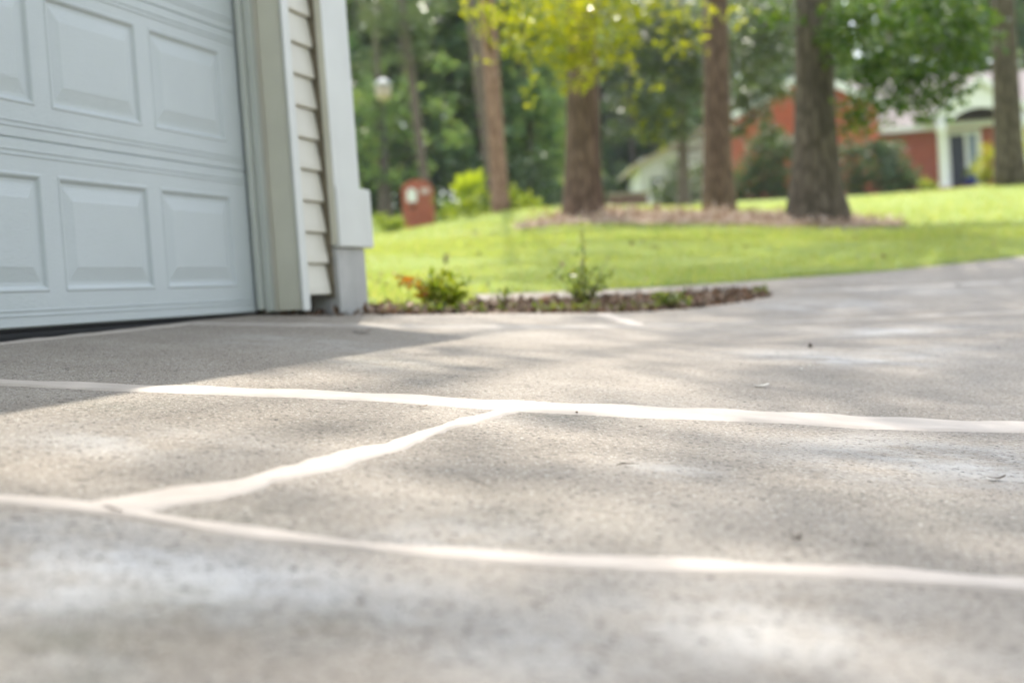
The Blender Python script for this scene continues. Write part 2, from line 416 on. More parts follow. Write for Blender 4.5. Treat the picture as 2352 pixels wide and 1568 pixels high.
# pale joint lines: raised bands with ragged edges
def band(top, bot, jit=0.002, step=0.03, hgt=0.004, mat='grout'):
    def dense(E):
        P = [gp(*p)[:2] for p in E]; out = []
        for i in range(len(P) - 1):
            k = max(1, int(np.linalg.norm(P[i + 1] - P[i]) / step)); out += [P[i] + (P[i + 1] - P[i]) * j / k for j in range(k)]
        return np.array(out + [P[-1]])
    A, B = dense(top), dense(bot)
    n = max(len(A), len(B))
    def rs(E):
        s = np.r_[0, np.cumsum(np.linalg.norm(np.diff(E, axis=0), axis=1))]; u = np.linspace(0, s[-1], n)
        return np.c_[np.interp(u, s, E[:, 0]), np.interp(u, s, E[:, 1])]
    A, B = rs(A), rs(B)
    A = A + rng.normal(0, jit, A.shape) + jit * 1.2 * np.c_[np.zeros(n), np.sin(np.arange(n) * 0.31)]; B = B + rng.normal(0, jit, B.shape)
    V = []; F = []
    R = 7
    for i in range(n):
        for j in range(R):
            u = (0, 0.06, 0.25, 0.5, 0.75, 0.94, 1)[j]; p = A[i] * (1 - u) + B[i] * u
            z = h1(*p) + (hgt if 0 < j < R - 1 else -0.004) + (0.0015 * math.sin(i * 0.9 + j) if 0 < j < R - 1 else 0)
            V.append((p[0], p[1], z))
    for i in range(n - 1):
        for j in range(R - 1): F.append((i * R + j, i * R + j + 1, (i + 1) * R + j + 1, (i + 1) * R + j))
    o = link('joint_line', fast_mesh('joint_line', V, F, M[mat], True))
    bm = bmesh.new(); bm.from_mesh(o.data); bmesh.ops.recalc_face_normals(bm, faces=bm.faces)
    if sum(f.normal.z for f in bm.faces) < 0: bmesh.ops.reverse_faces(bm, faces=bm.faces)
    bm.to_mesh(o.data); bm.free()
    return o
LINES = [
 ('cream joint line crossing the sharp middle of the driveway', [(-300, 863), (0, 874), (234, 883), (563, 894), (850, 904), (1190, 924), (1478, 934), (1711, 943.6), (1981, 957), (2352, 970.6), (2800, 984)],
  [(-300, 874), (0, 886), (228, 897), (563, 910), (850, 921), (1194, 946), (1478, 961), (1793, 972), (1981, 986), (2352, 994), (2800, 1008)]),
 ('blurred cream joint line nearest the bottom of the picture', [(-300, 1120), (0, 1141), (160, 1153), (340, 1179), (531, 1210), (744, 1237), (930, 1258), (1194, 1274), (1415, 1283), (1667, 1293), (1981, 1305), (2352, 1330), (2800, 1360)],
  [(-300, 1139), (0, 1160), (175, 1175), (319, 1196), (478, 1224), (691, 1253), (956, 1277), (1194, 1300), (1415, 1310), (1667, 1321), (1981, 1333), (2352, 1361), (2800, 1392)]),
 ('slanting wavy cream joint line linking the two long ones', [(1150, 942), (1041, 969), (877, 1022), (744, 1048), (664, 1075), (574, 1096), (478, 1115), (340, 1133), (200, 1154)],
  [(1200, 945), (1084, 974), (999, 997), (946, 1027), (829, 1059), (776, 1083), (664, 1099), (584, 1128), (505, 1147), (404, 1162), (330, 1181), (297, 1190)]),
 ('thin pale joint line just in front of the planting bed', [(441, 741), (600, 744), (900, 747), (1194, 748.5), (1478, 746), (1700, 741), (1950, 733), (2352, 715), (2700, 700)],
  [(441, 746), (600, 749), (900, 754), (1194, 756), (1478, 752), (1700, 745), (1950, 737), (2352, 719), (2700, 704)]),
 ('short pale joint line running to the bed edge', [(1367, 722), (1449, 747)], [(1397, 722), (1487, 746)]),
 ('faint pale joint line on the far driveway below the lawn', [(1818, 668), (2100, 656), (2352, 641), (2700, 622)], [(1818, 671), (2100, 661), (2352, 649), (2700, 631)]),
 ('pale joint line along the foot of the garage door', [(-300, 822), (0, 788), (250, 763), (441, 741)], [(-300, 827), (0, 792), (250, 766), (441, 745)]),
]
for lab, a, b in LINES:
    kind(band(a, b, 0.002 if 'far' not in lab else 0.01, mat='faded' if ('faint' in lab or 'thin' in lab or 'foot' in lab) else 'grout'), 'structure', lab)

# planting bed
pts = grid_in(BED, -2, 3, 4, 10, 0.1)
kind(sheet('planting_bed', resample(BED, 0.1), pts, 0.0, M['mulch'], 0.2, lambda x, y: -0.022 + 0.010 * np.sin(x * 9) * np.sin(y * 8)), 'structure', 'dark bark mulch bed at the garage corner')

# pine straw islands round the big trees
def blob(cx, cy, rx, ry, n=40, seed=0):
    r = np.random.default_rng(seed); ph = r.uniform(0, 6.28, 5)
    out = []
    for k in range(n):
        t = 2 * math.pi * k / n; q = 1 + sum(0.09 * math.sin((j + 2) * t + ph[j]) for j in range(5))
        out.append(np.array([cx + rx * q * math.cos(t), cy + ry * q * math.sin(t)]))
    return out
ISL = blob(2.55, 19.2, 2.2, 2.0, seed=3); ISL2 = blob(4.35, 18.6, 0.9, 1.3, seed=5)
for poly, lab in ((ISL, 'pinkish pine straw ring under the pair of middle trees'), (ISL2, 'pine straw ring round the grey trunk')):
    kind(sheet('pine_straw_bed', resample(poly, 0.2), grid_in(poly, -2, 8, 12, 25, 0.25), 0.05, M['straw'], 0.2, lambda x, y: 0.012 * np.sin(x * 5) * np.sin(y * 4)), 'structure', lab)

# ------------------------------------------------------------------ garage
M['door'] = painted('door_enamel', (0.60, 0.645, 0.665), 0.42, 0.02, 0.0008, 3)
t = NT('door_embossed'); gr = t.noise(40, 5, 0.6, (1, 1, 9)); M['door'] = t.fin(t.ramp(t.noise(2.5, 4), [(0.3, (0.465, 0.515, 0.525)), (0.7, (0.505, 0.555, 0.565))]), 0.40, t.bump(gr, 0.6, 0.0035), 0.5)
M['trim'] = painted('white_trim', (0.60, 0.62, 0.60), 0.5, 0.05, 0.001, 4)
M['jamb'] = painted('beige_jamb', (0.60, 0.59, 0.49), 0.55, 0.06, 0.001, 4)
M['stop'] = painted('vinyl_stop', (0.50, 0.53, 0.49), 0.5, 0.04, 0.001, 6)
M['siding'] = painted('cream_siding', (0.58, 0.565, 0.49), 0.5, 0.05, 0.001, 4)
M['found'] = painted('foundation_paint', (0.42, 0.425, 0.41), 0.8, 0.08, 0.004, 12)
M['rubber'] = painted('black_rubber', (0.004, 0.0045, 0.006), 0.8, 0.1, 0.001, 20)
M['shingle'] = painted('grey_shingles', (0.20, 0.18, 0.17), 0.9, 0.25, 0.01, 14)

GO = gar(0, 0, 0)
def G(s, o, z): return gar(s, o, z) - GO
garage = thing('garage', 'pale garage with white panelled door and cream lap siding', 'garage', GO)
# door leaf sections with raised panels; each section is one mesh
def door_section(z0, z1, s0, s1, panels):
    NS, NZ = [], []
    mb = MB()
    # rails and stiles as a flat front with holes filled by stepped panels
    zs = sorted({z0, z1, panels[0][2], panels[0][3]}); ss = [s0] + [v for p in panels for v in (p[0], p[1])] + [s1]
    TH = -0.045
    def quad(a, b, c, d, oa=0, ob=0, oc=0, od=0):
        mb.add([G(*q) for q in (a, b, c, d)], [(0, 1, 2, 3)])
    e = 0.004
    def cell(a, b, c, d):
        quad((a, 0, c), (b, 0, c), (b, 0, d), (a, 0, d))
    for i in range(len(ss) - 1):
        for j in range(len(zs) - 1):
            ispanel = (i % 2 == 1) and zs[j] == panels[0][2]
            if not ispanel: cell(ss[i], ss[i + 1], zs[j], zs[j + 1])
            else:
                a, b, c, d = ss[i], ss[i + 1], zs[j], zs[j + 1]
                rings = [(0, 0), (0.006, 0.003), (0.012, 0.001), (0.020, -0.0075), (0.030, -0.008), (0.068, -0.001), (0.074, 0.0005), (0.080, 0.0005)]
                for (w0, o0), (w1, o1) in zip(rings[:-1], rings[1:]):
                    P = [(a + w0, o0, c + w0), (b - w0, o0, c + w0), (b - w0, o0, d - w0), (a + w0, o0, d - w0)]
                    Q = [(a + w1, o1, c + w1), (b - w1, o1, c + w1), (b - w1, o1, d - w1), (a + w1, o1, d - w1)]
                    for k in range(4): quad(P[k], P[(k + 1) % 4], Q[(k + 1) % 4], Q[k])
                w1, o1 = rings[-1]; quad((a + w1, o1, c + w1), (b - w1, o1, c + w1), (b - w1, o1, d - w1), (a + w1, o1, d - w1))
    # rounded upper and lower lips, back
    for zz, dz in ((z0, -1), (z1, 1)):
        quad((s0, 0, zz), (s1, 0, zz), (s1, -0.006, zz + dz * 0.004), (s0, -0.006, zz + dz * 0.004))
        quad((s0, -0.006, zz + dz * 0.004), (s1, -0.006, zz + dz * 0.004), (s1, TH, zz + dz * 0.004), (s0, TH, zz + dz * 0.004))
    quad((s0, TH, z0), (s1, TH, z0), (s1, TH, z1), (s0, TH, z1))
    # two fine beads along the rails
    for zz in (z0 + 0.030, z0 + 0.045, z1 - 0.045, z1 - 0.030):
        mb.add([G(s0, 0.0005, zz - 0.003), G(s1, 0.0005, zz - 0.003), G(s1, 0.0030, zz), G(s0, 0.0030, zz), G(s1, 0.0005, zz + 0.003), G(s0, 0.0005, zz + 0.003)], [(0, 1, 2, 3), (3, 2, 4, 5)])
    return mb
door = bpy.data.objects.new('garage_door', None); COL.objects.link(door); door.parent = garage
s_right = 1.66
cols_ = [(s_right - 0.163 - 0.62 * k - 0.536, s_right - 0.163 - 0.62 * k) for k in range(7, -1, -1)]
for i in range(4):
    z0 = (0.008 + i * 0.534) if i else -0.003; z1 = 0.008 + i * 0.534 + 0.526
    pz = (0.093 + i * 0.534, 0.441 + i * 0.534)
    mb = door_section(z0, z1, s_right - 5.25, s_right, [(a, b, pz[0] + 0.012 * (i > 0), pz[1] + 0.012 * (i > 0)) for a, b in cols_])
    mb.build('door_section', M['door'], door)
mb = MB(); mb.prism([(-0.040, -0.008), (-0.006, -0.008), (-0.004, -0.014), (-0.010, -0.018), (-0.006, -0.030), (-0.012, -0.07), (-0.034, -0.07), (-0.042, -0.03)], s_right - 5.25, s_right + 0.01, lambda a, d, b: G(d, a - 0.004, b))
mb.build('bottom_seal', M['rubber'], door)
# jambs, stops, casing (both sides of the opening)
def gbox(s0, s1, o0, o1, z0, z1): return MB().box(s0, s1, o0, o1, z0, z1, lambda s, o, z: G(s, o, z))
JZ = 2.16
for sgn in (1, -1):
    e = s_right if sgn == 1 else s_right - 5.25
    a = lambda s0, s1: (e + s0, e + s1) if sgn == 1 else (e - s1, e - s0)
    gbox(*a(-0.028, 0.02), 0.008, 0.028, 0.0, JZ).build('weatherstrip', M['stop'], garage, bevel=0.004)
    gbox(*a(0.000, 0.045), 0.030, 0.062, -0.01, JZ).build('door_stop', M['stop'], garage, bevel=0.004)
    gbox(*a(0.022, 0.06), 0.064, 0.070, -0.01, JZ).build('stop_bead', M['siding'], garage, bevel=0.001)
    gbox(*a(0.035, 0.10), 0.072, 0.172, -0.01, JZ).build('jamb', M['jamb'], garage, bevel=0.003)
    gbox(*a(0.025, 0.095), 0.1735, 0.182, -0.015, JZ).build('casing', M['trim'], garage, bevel=0.003)
gbox(s_right - 5.35, s_right + 0.095, 0.05, 0.18, JZ + 0.002, JZ + 0.22).build('header', M['trim'], garage, bevel=0.004)
# lap siding right of the door
mb = MB(); LAP = 0.1255; z = 0.045
S0, S1 = s_right + 0.097, 2.01
while z < 2.7:
    mb.prism([(0.130, z + 0.002), (0.169, z), (0.172, z + 0.005), (0.170, z + 0.03), (0.157, z + LAP - 0.004), (0.150, z + LAP + 0.0), (0.130, z + LAP)], S0, S1 - 0.014, lambda a, d, b: G(d, a, b)); z += LAP
mb.build('siding', M['siding'], garage)
mb = MB(); z = 0.045
while z < 2.7:
    mb.prism([(0.130, z + 0.002), (0.169, z), (0.172, z + 0.005), (0.170, z + 0.03), (0.157, z + LAP - 0.004), (0.150, z + LAP + 0.0), (0.130, z + LAP)], s_right - 7.0, s_right - 5.25 - 0.097, lambda a, d, b: G(d, a, b)); z += LAP
mb.build('siding', M['siding'], garage)
gbox(S0 + 0.0, S0 + 0.012, 0.173, 0.178, 0.03, 2.6).build('siding_channel', M['siding'], garage, bevel=0.003)
gbox(S1 - 0.005, S1 - 0.0008, 0.1875, 0.2135, 0.25, 2.6).build('return_shade_strip', M['jamb'], garage)  # thin beige strip standing in for shade on the pilaster's return
gbox(S1 - 0.008, S1 - 0.001, 0.150, 0.186, 0.03, 2.6).build('gap_shade_strip', painted('gap_shade_brown', (.17, .145, .10), .9, .3, .001, 30), garage)  # dark brown strip standing in for the shaded gap beside the siding
# corner pilaster with plinth block over the painted foundation
gbox(S1, 2.30, 0.0, 0.215, 0.245, 2.7).build('corner_board', M['trim'], garage, bevel=0.004)
gbox(2.27, 2.335, -0.2, 0.203, 0.493, 2.7).build('corner_edge', M['trim'], garage, bevel=0.004)
gbox(S1 + 0.002, 2.41, -0.2, 0.221, 0.236, 0.49).build('plinth_block', M['trim'], garage, bevel=0.005)
gbox(2.012, 2.335, -4.0, 0.203, -0.25, 0.232).build('foundation', M['found'], garage, bevel=0.004)
gbox(s_right - 7.0, 2.33, -6.0, -5.9, -0.2, 2.7).build('rear_wall', M['siding'], garage)
gbox(2.15, 2.268, -5.9, -0.02, 0.236, 2.7).build('side_wall', M['siding'], garage)
gbox(s_right - 7.0, s_right - 6.9, -5.9, 0.14, -0.1, 2.7).build('side_wall', M['siding'], garage)
gbox(s_right - 6.8, S1 - 0.004, 0.10, 0.148, 2.4, 2.7).build('wall_head', M['siding'], garage)
EAVE = 0.50
gbox(s_right - 7.2, 2.55, -6.3, EAVE - 0.03, 2.71, 2.735).build('soffit', M['trim'], garage)
gbox(s_right - 7.2, 2.55, EAVE - 0.028, EAVE, 2.70, 2.90).build('fascia', M['trim'], garage)
mb = MB(); mb.prism([(EAVE + 0.05, 2.905), (-2.95, 4.5), (-6.4, 2.905), (-6.4, 2.86), (-2.95, 4.4), (EAVE + 0.05, 2.86)], s_right - 7.3, 2.6, lambda a, d, b: G(d, a, b))
mb.build('roof', M['shingle'], garage)
mb = MB(); mb.prism([(EAVE - 0.1, 2.74), (-2.95, 4.38), (-6.2, 2.74)], 2.12, 2.22, lambda a, d, b: G(d, a, b)); mb.build('gable_wall', M['siding'], garage)

# ------------------------------------------------------------------ vegetation tools
def leaf_arrays(C, size, aspect=0.5, up=0.4, droop=0.0, var=0.35, r=rng):
    """one folded-flat rhombic leaf per centre"""
    n = len(C); d = r.normal(size=(n, 3)); d[:, 2] = d[:, 2] * 0.7 - droop; d /= np.linalg.norm(d, axis=1)[:, None]
    nn = r.normal(size=(n, 3)); nn[:, 2] += up * 2
    s = np.cross(d, nn); s /= np.linalg.norm(s, axis=1)[:, None] + 1e-9
    nrm = np.cross(s, d)
    L = size * (1 + var * r.uniform(-1, 1, n))[:, None]; W = L * aspect
    V = np.stack([C, C + d * L * 0.45 + s * W * 0.5 + nrm * L * 0.04, C + d * L, C + d * L * 0.45 - s * W * 0.5 + nrm * L * 0.04], 1).reshape(-1, 3)
    return V, np.arange(4 * n).reshape(n, 4)
def in_ball(c, R, n, r=rng, flat=1.0, shell=0.45):
    d = r.normal(size=(n, 3)); d /= np.linalg.norm(d, axis=1)[:, None]
    q = (r.uniform(0, 1, n) ** shell)[:, None] * R
    p = d * q; p[:, 2] *= flat; return np.asarray(c)[None] + p
def cloud(clumps, r=rng, flat=0.75, sub=6):
    """clumps: (centre, R, n). leaves gather in twig-tip tufts so that gaps open between them"""
    out = []
    for c, R, n in clumps:
        k = max(3, n // sub); tips = in_ball(c, R, k, r, flat)
        rep = r.integers(0, k, n); out.append(tips[rep] + r.normal(0, R * 0.10, (n, 3)))
    return np.concatenate(out)

def waxy_glints(clumps, share, size, aspect, r, ref):
    """extra leaves added for glints, turned between sun and camera, in front of their clumps"""
    C = []
    for c, R_, n in clumps:
        k = r.poisson(n * share); p = in_ball((0, 0, 0), R_ * 1.05, k, r, .75, .25) if k else np.zeros((0, 3)); p[:, 1] = -abs(p[:, 1]); C.append(np.asarray(c) + p)
    C = np.concatenate(C) - ref[None]; n = len(C)
    nn = np.array([0.03, -0.36, 0.93]) + r.normal(0, .17, (n, 3)); nn /= np.linalg.norm(nn, axis=1)[:, None]
    d = r.normal(size=(n, 3)); d -= nn * (d * nn).sum(1)[:, None]; d /= np.linalg.norm(d, axis=1)[:, None]; s_ = np.cross(nn, d)
    L = size * r.uniform(.6, 1.3, n)[:, None]; W = L * aspect
    V = np.stack([C, C + d * L * .45 + s_ * W * .5, C + d * L, C + d * L * .45 - s_ * W * .5], 1).reshape(-1, 3)
    return V, np.arange(4 * n).reshape(n, 4)

B_RED = bark('pine_bark_red', (0.27, 0.155, 0.115), (0.42, 0.28, 0.22))
B_BRN = bark('bark_brown', (0.125, 0.083, 0.06), (0.24, 0.165, 0.12))
B_GRY = bark('bark_grey_brown', (0.095, 0.078, 0.055), (0.185, 0.155, 0.115))
B_DIM = bark('bark_far', (0.15, 0.12, 0.10), (0.25, 0.20, 0.17))
L_YEL = leafmat('leaf_yellow_green', [(0.14, 0.17, 0.010), (0.20, 0.22, 0.012), (0.27, 0.27, 0.016), (0.16, 0.20, 0.012)], 0.65, 0.35, tcol=(2.6, 2.4, .6))
L_OAK = leafmat('leaf_oak', [(0.04, 0.095, 0.014), (0.06, 0.12, 0.018), (0.095, 0.145, 0.02), (0.05, 0.11, 0.022)], 0.5, 0.33)
L_MAG = leafmat('leaf_magnolia', [(0.035, 0.065, 0.02), (0.055, 0.095, 0.03), (0.10, 0.12, 0.02), (0.05, 0.085, 0.04)], 0.30, 0.33, 1.0)
L_WAX = leafmat('leaf_waxy', [(0.05, 0.085, 0.025), (0.08, 0.11, 0.03), (0.06, 0.10, 0.04)], 0.25, 0.24, 1.0)
L_PIN = leafmat('leaf_pine', [(0.09, 0.14, 0.075), (0.12, 0.17, 0.09), (0.15, 0.19, 0.11)], 0.35, 0.4)
L_FOR = leafmat('leaf_forest', [(0.12, 0.20, 0.11), (0.155, 0.24, 0.125), (0.20, 0.265, 0.12), (0.125, 0.22, 0.135)], 0.55, 0.33)
L_EVG = leafmat('leaf_evergreen', [(0.035, 0.075, 0.035), (0.05, 0.09, 0.04), (0.065, 0.10, 0.035)], 0.30, 0.4)
L_LIM = leafmat('leaf_lime', [(0.13, 0.20, 0.015), (0.18, 0.25, 0.02), (0.24, 0.28, 0.03)], 0.5, 0.45)
L_RUS = leafmat('leaf_rust', [(0.30, 0.10, 0.03), (0.35, 0.17, 0.05), (0.22, 0.15, 0.03)], 0.4, 0.5, tcol=(1.6, 1.2, .8))
L_SEED = leafmat('leaf_seedling', [(0.10, 0.16, 0.03), (0.15, 0.20, 0.035), (0.20, 0.23, 0.04), (0.08, 0.13, 0.05)], 0.5, 0.3)
L_TIP = leafmat('leaf_red_tip', [(0.36, 0.13, 0.02), (0.32, 0.20, 0.02), (0.26, 0.24, 0.02)], 0.5, 0.4, tcol=(1.6, 1.3, .8))
STEM = painted('stem_wood', (0.10, 0.075, 0.045), 0.8, 0.2, 0.002, 40)

def tree(name, label, cat, base, top, rb, rt, bark_m, clumps, leaf_m, leaf_size, aspect=0.5, droop=0.1, flare=1.5, limbs=True, group=None, sub=6, extra=None, seed=0, flat=0.75, wax=None):
    """trunk from base to top (world points), limbs reaching every clump, leaves in the clumps"""
    r = np.random.default_rng(seed + 100); random.seed(seed)
    base = np.asarray(base, float); top = np.asarray(top, float); o = thing(name, label, cat, base, group)
    N = 14; pts = []; rad = []
    hgt = top[2] - base[2]; wv = r.uniform(0, 6.28, 2)
    for i in range(N):
        u = (i / (N - 1)) ** 1.5
        wb = 0.003 * hgt * math.sin(math.pi * u)
        pts.append((top - base) * u + np.array([math.sin(u * 5 + wv[0]) * wb * 0.5, math.sin(u * 4 + wv[1]) * wb * 0.5, 0]) - np.array([0, 0, 0.25 if i == 0 else 0]))
        rad.append((rb + (rt - rb) * u) * (1 + (flare - 1) * math.exp(-u * hgt / (1.3 * rb + 0.12))))
    mb = MB(); mb.tube(pts, rad, 18, 0.035)
    P = np.array(pts)
    if limbs:
        for ci, (c, R, n) in enumerate(clumps):
            if len(clumps) > 60 and ci % 3: continue
            c = np.asarray(c) - base
            zc = np.clip(c[2] - 0.35 * np.linalg.norm(c[:2] - P[N // 2, :2]) - 0.3 * R, 0.25 * hgt, hgt * 0.97)
            k = int(np.argmin(abs(P[:, 2] - zc))); a = P[k]; mid = (a + c) / 2 + np.array([0, 0, -0.06 * np.linalg.norm(c - a)])
            lr = min(rad[k] * 0.5, 0.010 + 0.004 * np.linalg.norm(c - a))
            mb.tube([a, (a * .65 + mid * .35), mid, (mid + c) / 2, c], [lr, lr * .85, lr * .65, lr * .42, lr * .2], 6, 0.05)
            for q in in_ball(c, R * 0.8, 3, r): mb.tube([mid * 0.3 + c * 0.7, (c + q) / 2, q], [lr * .3, lr * .2, lr * .08], 4)
    mb.build('trunk', bark_m, o, smooth=True)
    if clumps:
        C = cloud(clumps, r, flat, sub) - base[None]
        V, F = leaf_arrays(C, leaf_size, aspect, 0.4, droop, r=r)
        link('crown', fast_mesh('crown', V, F, leaf_m), o)
    if extra:
        for nm, cl, lm, ls in extra:
            C = cloud(cl, r, flat, sub) - base[None]; V, F = leaf_arrays(C, ls, aspect, 0.4, droop, r=r)
            link(nm, fast_mesh(nm, V, F, lm), o)
    for cl, sh_, ls in wax or ():
        V, F = waxy_glints(cl, sh_, ls, .55, r, base); link('glint_leaves', fast_mesh('glint_leaves', V, F, L_WAX), o)
    return o

def high(base, z0, z1, R, k, n, seed, rc=(1.2, 2.0)):
    """k crown clumps above the picture"""
    r = np.random.default_rng(seed); out = []
    for i in range(k):
        u = r.uniform(0, 1); a = r.uniform(0, 6.28); q = R * math.sqrt(r.uniform(0.03, 1)) * (1 - 0.75 * abs(u - 0.35) ** 1.3)
        out.append((np.array([base[0] + q * math.cos(a), base[1] + q * math.sin(a), base[2] + z0 + (z1 - z0) * u]), r.uniform(*rc), n))
    return out
def shade(x, y, h, R, n):
    """a clump whose shadow falls at ground point (x, y) of the view: somewhere up along the sun's direction"""
    p = gp(x, y); return (p + SUN * (h / SUN[2]), R, n)
def p_far(x, y): return y > 690
def drop(x, y, d):
    """ground point below picture position"""
    p = at(x, y, d); p[2] = h1(p[0], p[1]); return p

# T5: big grey oak, with unseen crown clumps added to shade the driveway
b5 = drop(1878, 520, 19.0)
cl = high(b5, 11, 19, 5.0, 16, 260, 11)
rq = np.random.default_rng(77)
def step(u, a, b_): u = min(1, max(0, (u - a) / (b_ - a))); return u * u * (3 - 2 * u)
for gx in np.arange(-1.4, 5.5, .7):                    # added clumps, placed up-sun to shade the driveway's right and near end
    for gy in np.arange(.9, 10.5, .75):
        x_ = gx + rq.uniform(-.25, .25); y_ = gy + rq.uniform(-.25, .25)
        tau = max(1.5 * step(x_ - .05 * y_, .1, 1.3), 2.1 * (1 - step(y_ - .3 * x_, 1.4, 2.0)))
        n_l = int(tau * .525 * 330 * rq.uniform(.5, 1.5))
        if n_l > 6: cl.append((np.array([x_, y_, h1(x_, y_)]) + SUN * (rq.uniform(13.5, 16) / SUN[2]), rq.uniform(.8, 1.15), n_l))
for x, y, h, R, n in [(1050, 733, 11, .4, 90), (800, 730, 11, .35, 90), (1300, 724, 11, .4, 90), (760, 835, 12, .4, 80), (680, 797, 11, .45, 120), (480, 845, 11, .3, 50), (900, 790, 12, .4, 60),
                      (1180, 650, 13, .45, 110), (1270, 645, 13, .6, 170), (1370, 635, 13, .7, 210), (1450, 595, 13.5, .9, 220), (1340, 585, 13, .7, 120), (1250, 620, 13, .5, 90),
                      (1500, 640, 14, 1.2, 300), (1720, 615, 14, 1.5, 420), (2000, 590, 14, 1.6, 480), (2300, 560, 14, 1.7, 480), (1500, 600, 14, 1.1, 260), (1400, 560, 13, .7, 140),
                      (1850, 560, 14, 1.6, 400), (2150, 540, 14, 1.5, 360), (1600, 560, 14, 1.0, 200)]:
    cl.append(shade(x, y, h, R * 1.3, int(n * (0.62 if p_far(x, y) else 1.15))))
low5 = [(at(x, y, d), R, n) for x, y, d, R, n in [(1960, 40, 18.3, .5, 330), (2060, 60, 18, .6, 420), (2140, 20, 17.6, .6, 420), (2060, 140, 18, .45, 260), (1990, 150, 18.3, .32, 150), (2180, 100, 17.6, .42, 190),
                                                 (2120, 170, 17.8, .30, 110), (2010, 205, 18.2, .22, 60), (2230, 150, 17.5, .3, 90), (1930, 100, 18.6, .35, 160), (1960, 240, 18.4, .25, 60), (2160, 225, 17.8, .25, 50), (2250, 60, 17.5, .35, 100), (1790, 30, 18.6, .35, 120), (1945, 290, 18.5, .2, 40), (2080, 215, 18, .3, 70), (2040, 260, 18.1, .22, 30), (2120, 260, 17.9, .2, 26), (1990, 290, 18.3, .2, 24), (2200, 200, 17.7, .25, 40), (2260, 120, 17.5, .3, 70), (2180, 270, 17.8, .12, 12), (2080, 230, 17.8, .5, 150), (2150, 215, 17.7, .4, 90), (2000, 250, 18.1, .4, 90), (2000, 170, 18.2, .35, 130), (2100, 200, 17.9, .35, 120), (2180, 160, 17.7, .35, 120), (2030, 235, 18.2, .25, 60), (2150, 235, 17.8, .2, 36), (1970, 270, 18.3, .2, 40), (2200, 40, 17.5, .5, 260), (1960, 80, 18.2, .4, 240)]]
tree('oak_tree', 'grey-brown barked oak with a broad trunk and dark green leaves hanging right', 'tree', b5, at(1856, -900, 19.0), .285, .17, B_GRY, cl, L_OAK, 0.15, 0.55, 0.1, 1.75, extra=[('low_foliage', low5, L_OAK, 0.10)], seed=5, sub=2, wax=[(low5, .16, .07)])
# T3: thick brown trunk with yellow-green spray
b3 = drop(1340, 500, 19.0)
cl = high(b3 + np.array([0.3, 4.5, 0]), 8.5, 13, 2.6, 9, 240, 13)
low3 = [(at(x, y, d), R, n) for x, y, d, R, n in [(1150, 40, 17.5, .42, 190), (1230, 60, 17.3, .45, 200), (1320, 60, 17.2, .5, 300), (1410, 60, 17.3, .42, 220), (1310, 130, 17.2, .32, 200), (1240, 135, 17.3, .25, 90), (1350, 150, 17.3, .3, 150), (1290, 195, 17.2, .16, 50), (1420, 120, 17.4, .22, 60),
                                                 (1165, 95, 17.4, .2, 60), (1460, 30, 17.6, .3, 110), (1095, 20, 17.6, .22, 60), (1385, 20, 17.3, .4, 230), (1220, 0, 17.3, .4, 200), (1190, 125, 17.4, .1, 18), (1340, 195, 17.2, .14, 30), (1225, 195, 17.3, .1, 14), (1215, 245, 17.3, .07, 6), (1435, 90, 17.3, .2, 60), (1300, 20, 17.2, .5, 220), (1500, 25, 17.8, .3, 60), (1560, 30, 18, .3, 50), (1600, 60, 18, .2, 24), (1500, 90, 17.9, .2, 22), (1270, 90, 17.2, .4, 160), (1350, 100, 17.1, .4, 120), (1130, 150, 17.4, .3, 16), (1400, 170, 17.3, .35, 30), (1470, 130, 17.6, .35, 34), (1530, 150, 18, .4, 34), (1570, 100, 18, .4, 40), (1210, 215, 17.3, .18, 14), (1440, 215, 17.5, .25, 14), (1640, 20, 18.3, .3, 40), (1700, 50, 18.6, .3, 30)]]
tree('broadleaf_tree', 'thick brown trunk behind a drooping spray of sunlit yellow-green leaves', 'tree', b3, at(1330, -900, 19.0), .235, .15, B_BRN, cl, L_OAK, 0.14, 0.55, 0.1, 1.35, extra=[('low_foliage', low3, L_YEL, 0.075)], seed=3, wax=[(low3, .10, .06)])
for_band = [shade(x, 533, 11, 1.3, 160) for x in (860, 920, 1000, 1080, 1160)] + [shade(1180, 610, 12, .35, 50), shade(1260, 585, 12, .45, 80)]  # clumps added to the front pine's crown to shade a band of lawn
# T4, T6
b4 = drop(1652, 486, 22.0)
tree('pine_tree', 'straight dark brown pine trunk between the thick tree and the grey oak', 'tree', b4, at(1618, -1100, 22.0), .215, .14, B_BRN, high(b4, 13, 21, 3.2, 12, 220, 14), L_PIN, 0.16, 0.12, 0.0, 1.35, seed=4)
b6 = drop(2322, 427, 26.0)
tree('pine_tree', 'tall pine trunk at the right border before the white porch', 'tree', b6, at(2255, -900, 26.0), .245, .17, B_GRY, high(b6, 14, 22, 3.5, 12, 220, 16), L_PIN, 0.16, 0.12, 0.0, 1.3, seed=6)
# T2 pair
b2 = drop(1152, 492, 34.0)
tree('pine_tree', 'reddish leaning pine trunk, the front one of the close pair', 'tree', b2, at(1072, -700, 34.0), .20, .16, B_RED, high(b2, 12, 20, 3.0, 10, 200, 17) + for_band, L_PIN, 0.18, 0.14, 0.0, 1.3, seed=7)
b2b = drop(1140, 470, 38.0)
tree('pine_tree', 'thinner greyish leaning pine trunk, the rear one of the close pair', 'tree', b2b, at(1000, -600, 38.0), .165, .13, B_DIM, high(b2b, 13, 21, 3.0, 10, 200, 18), L_PIN, 0.18, 0.14, 0.0, 1.2, seed=8)
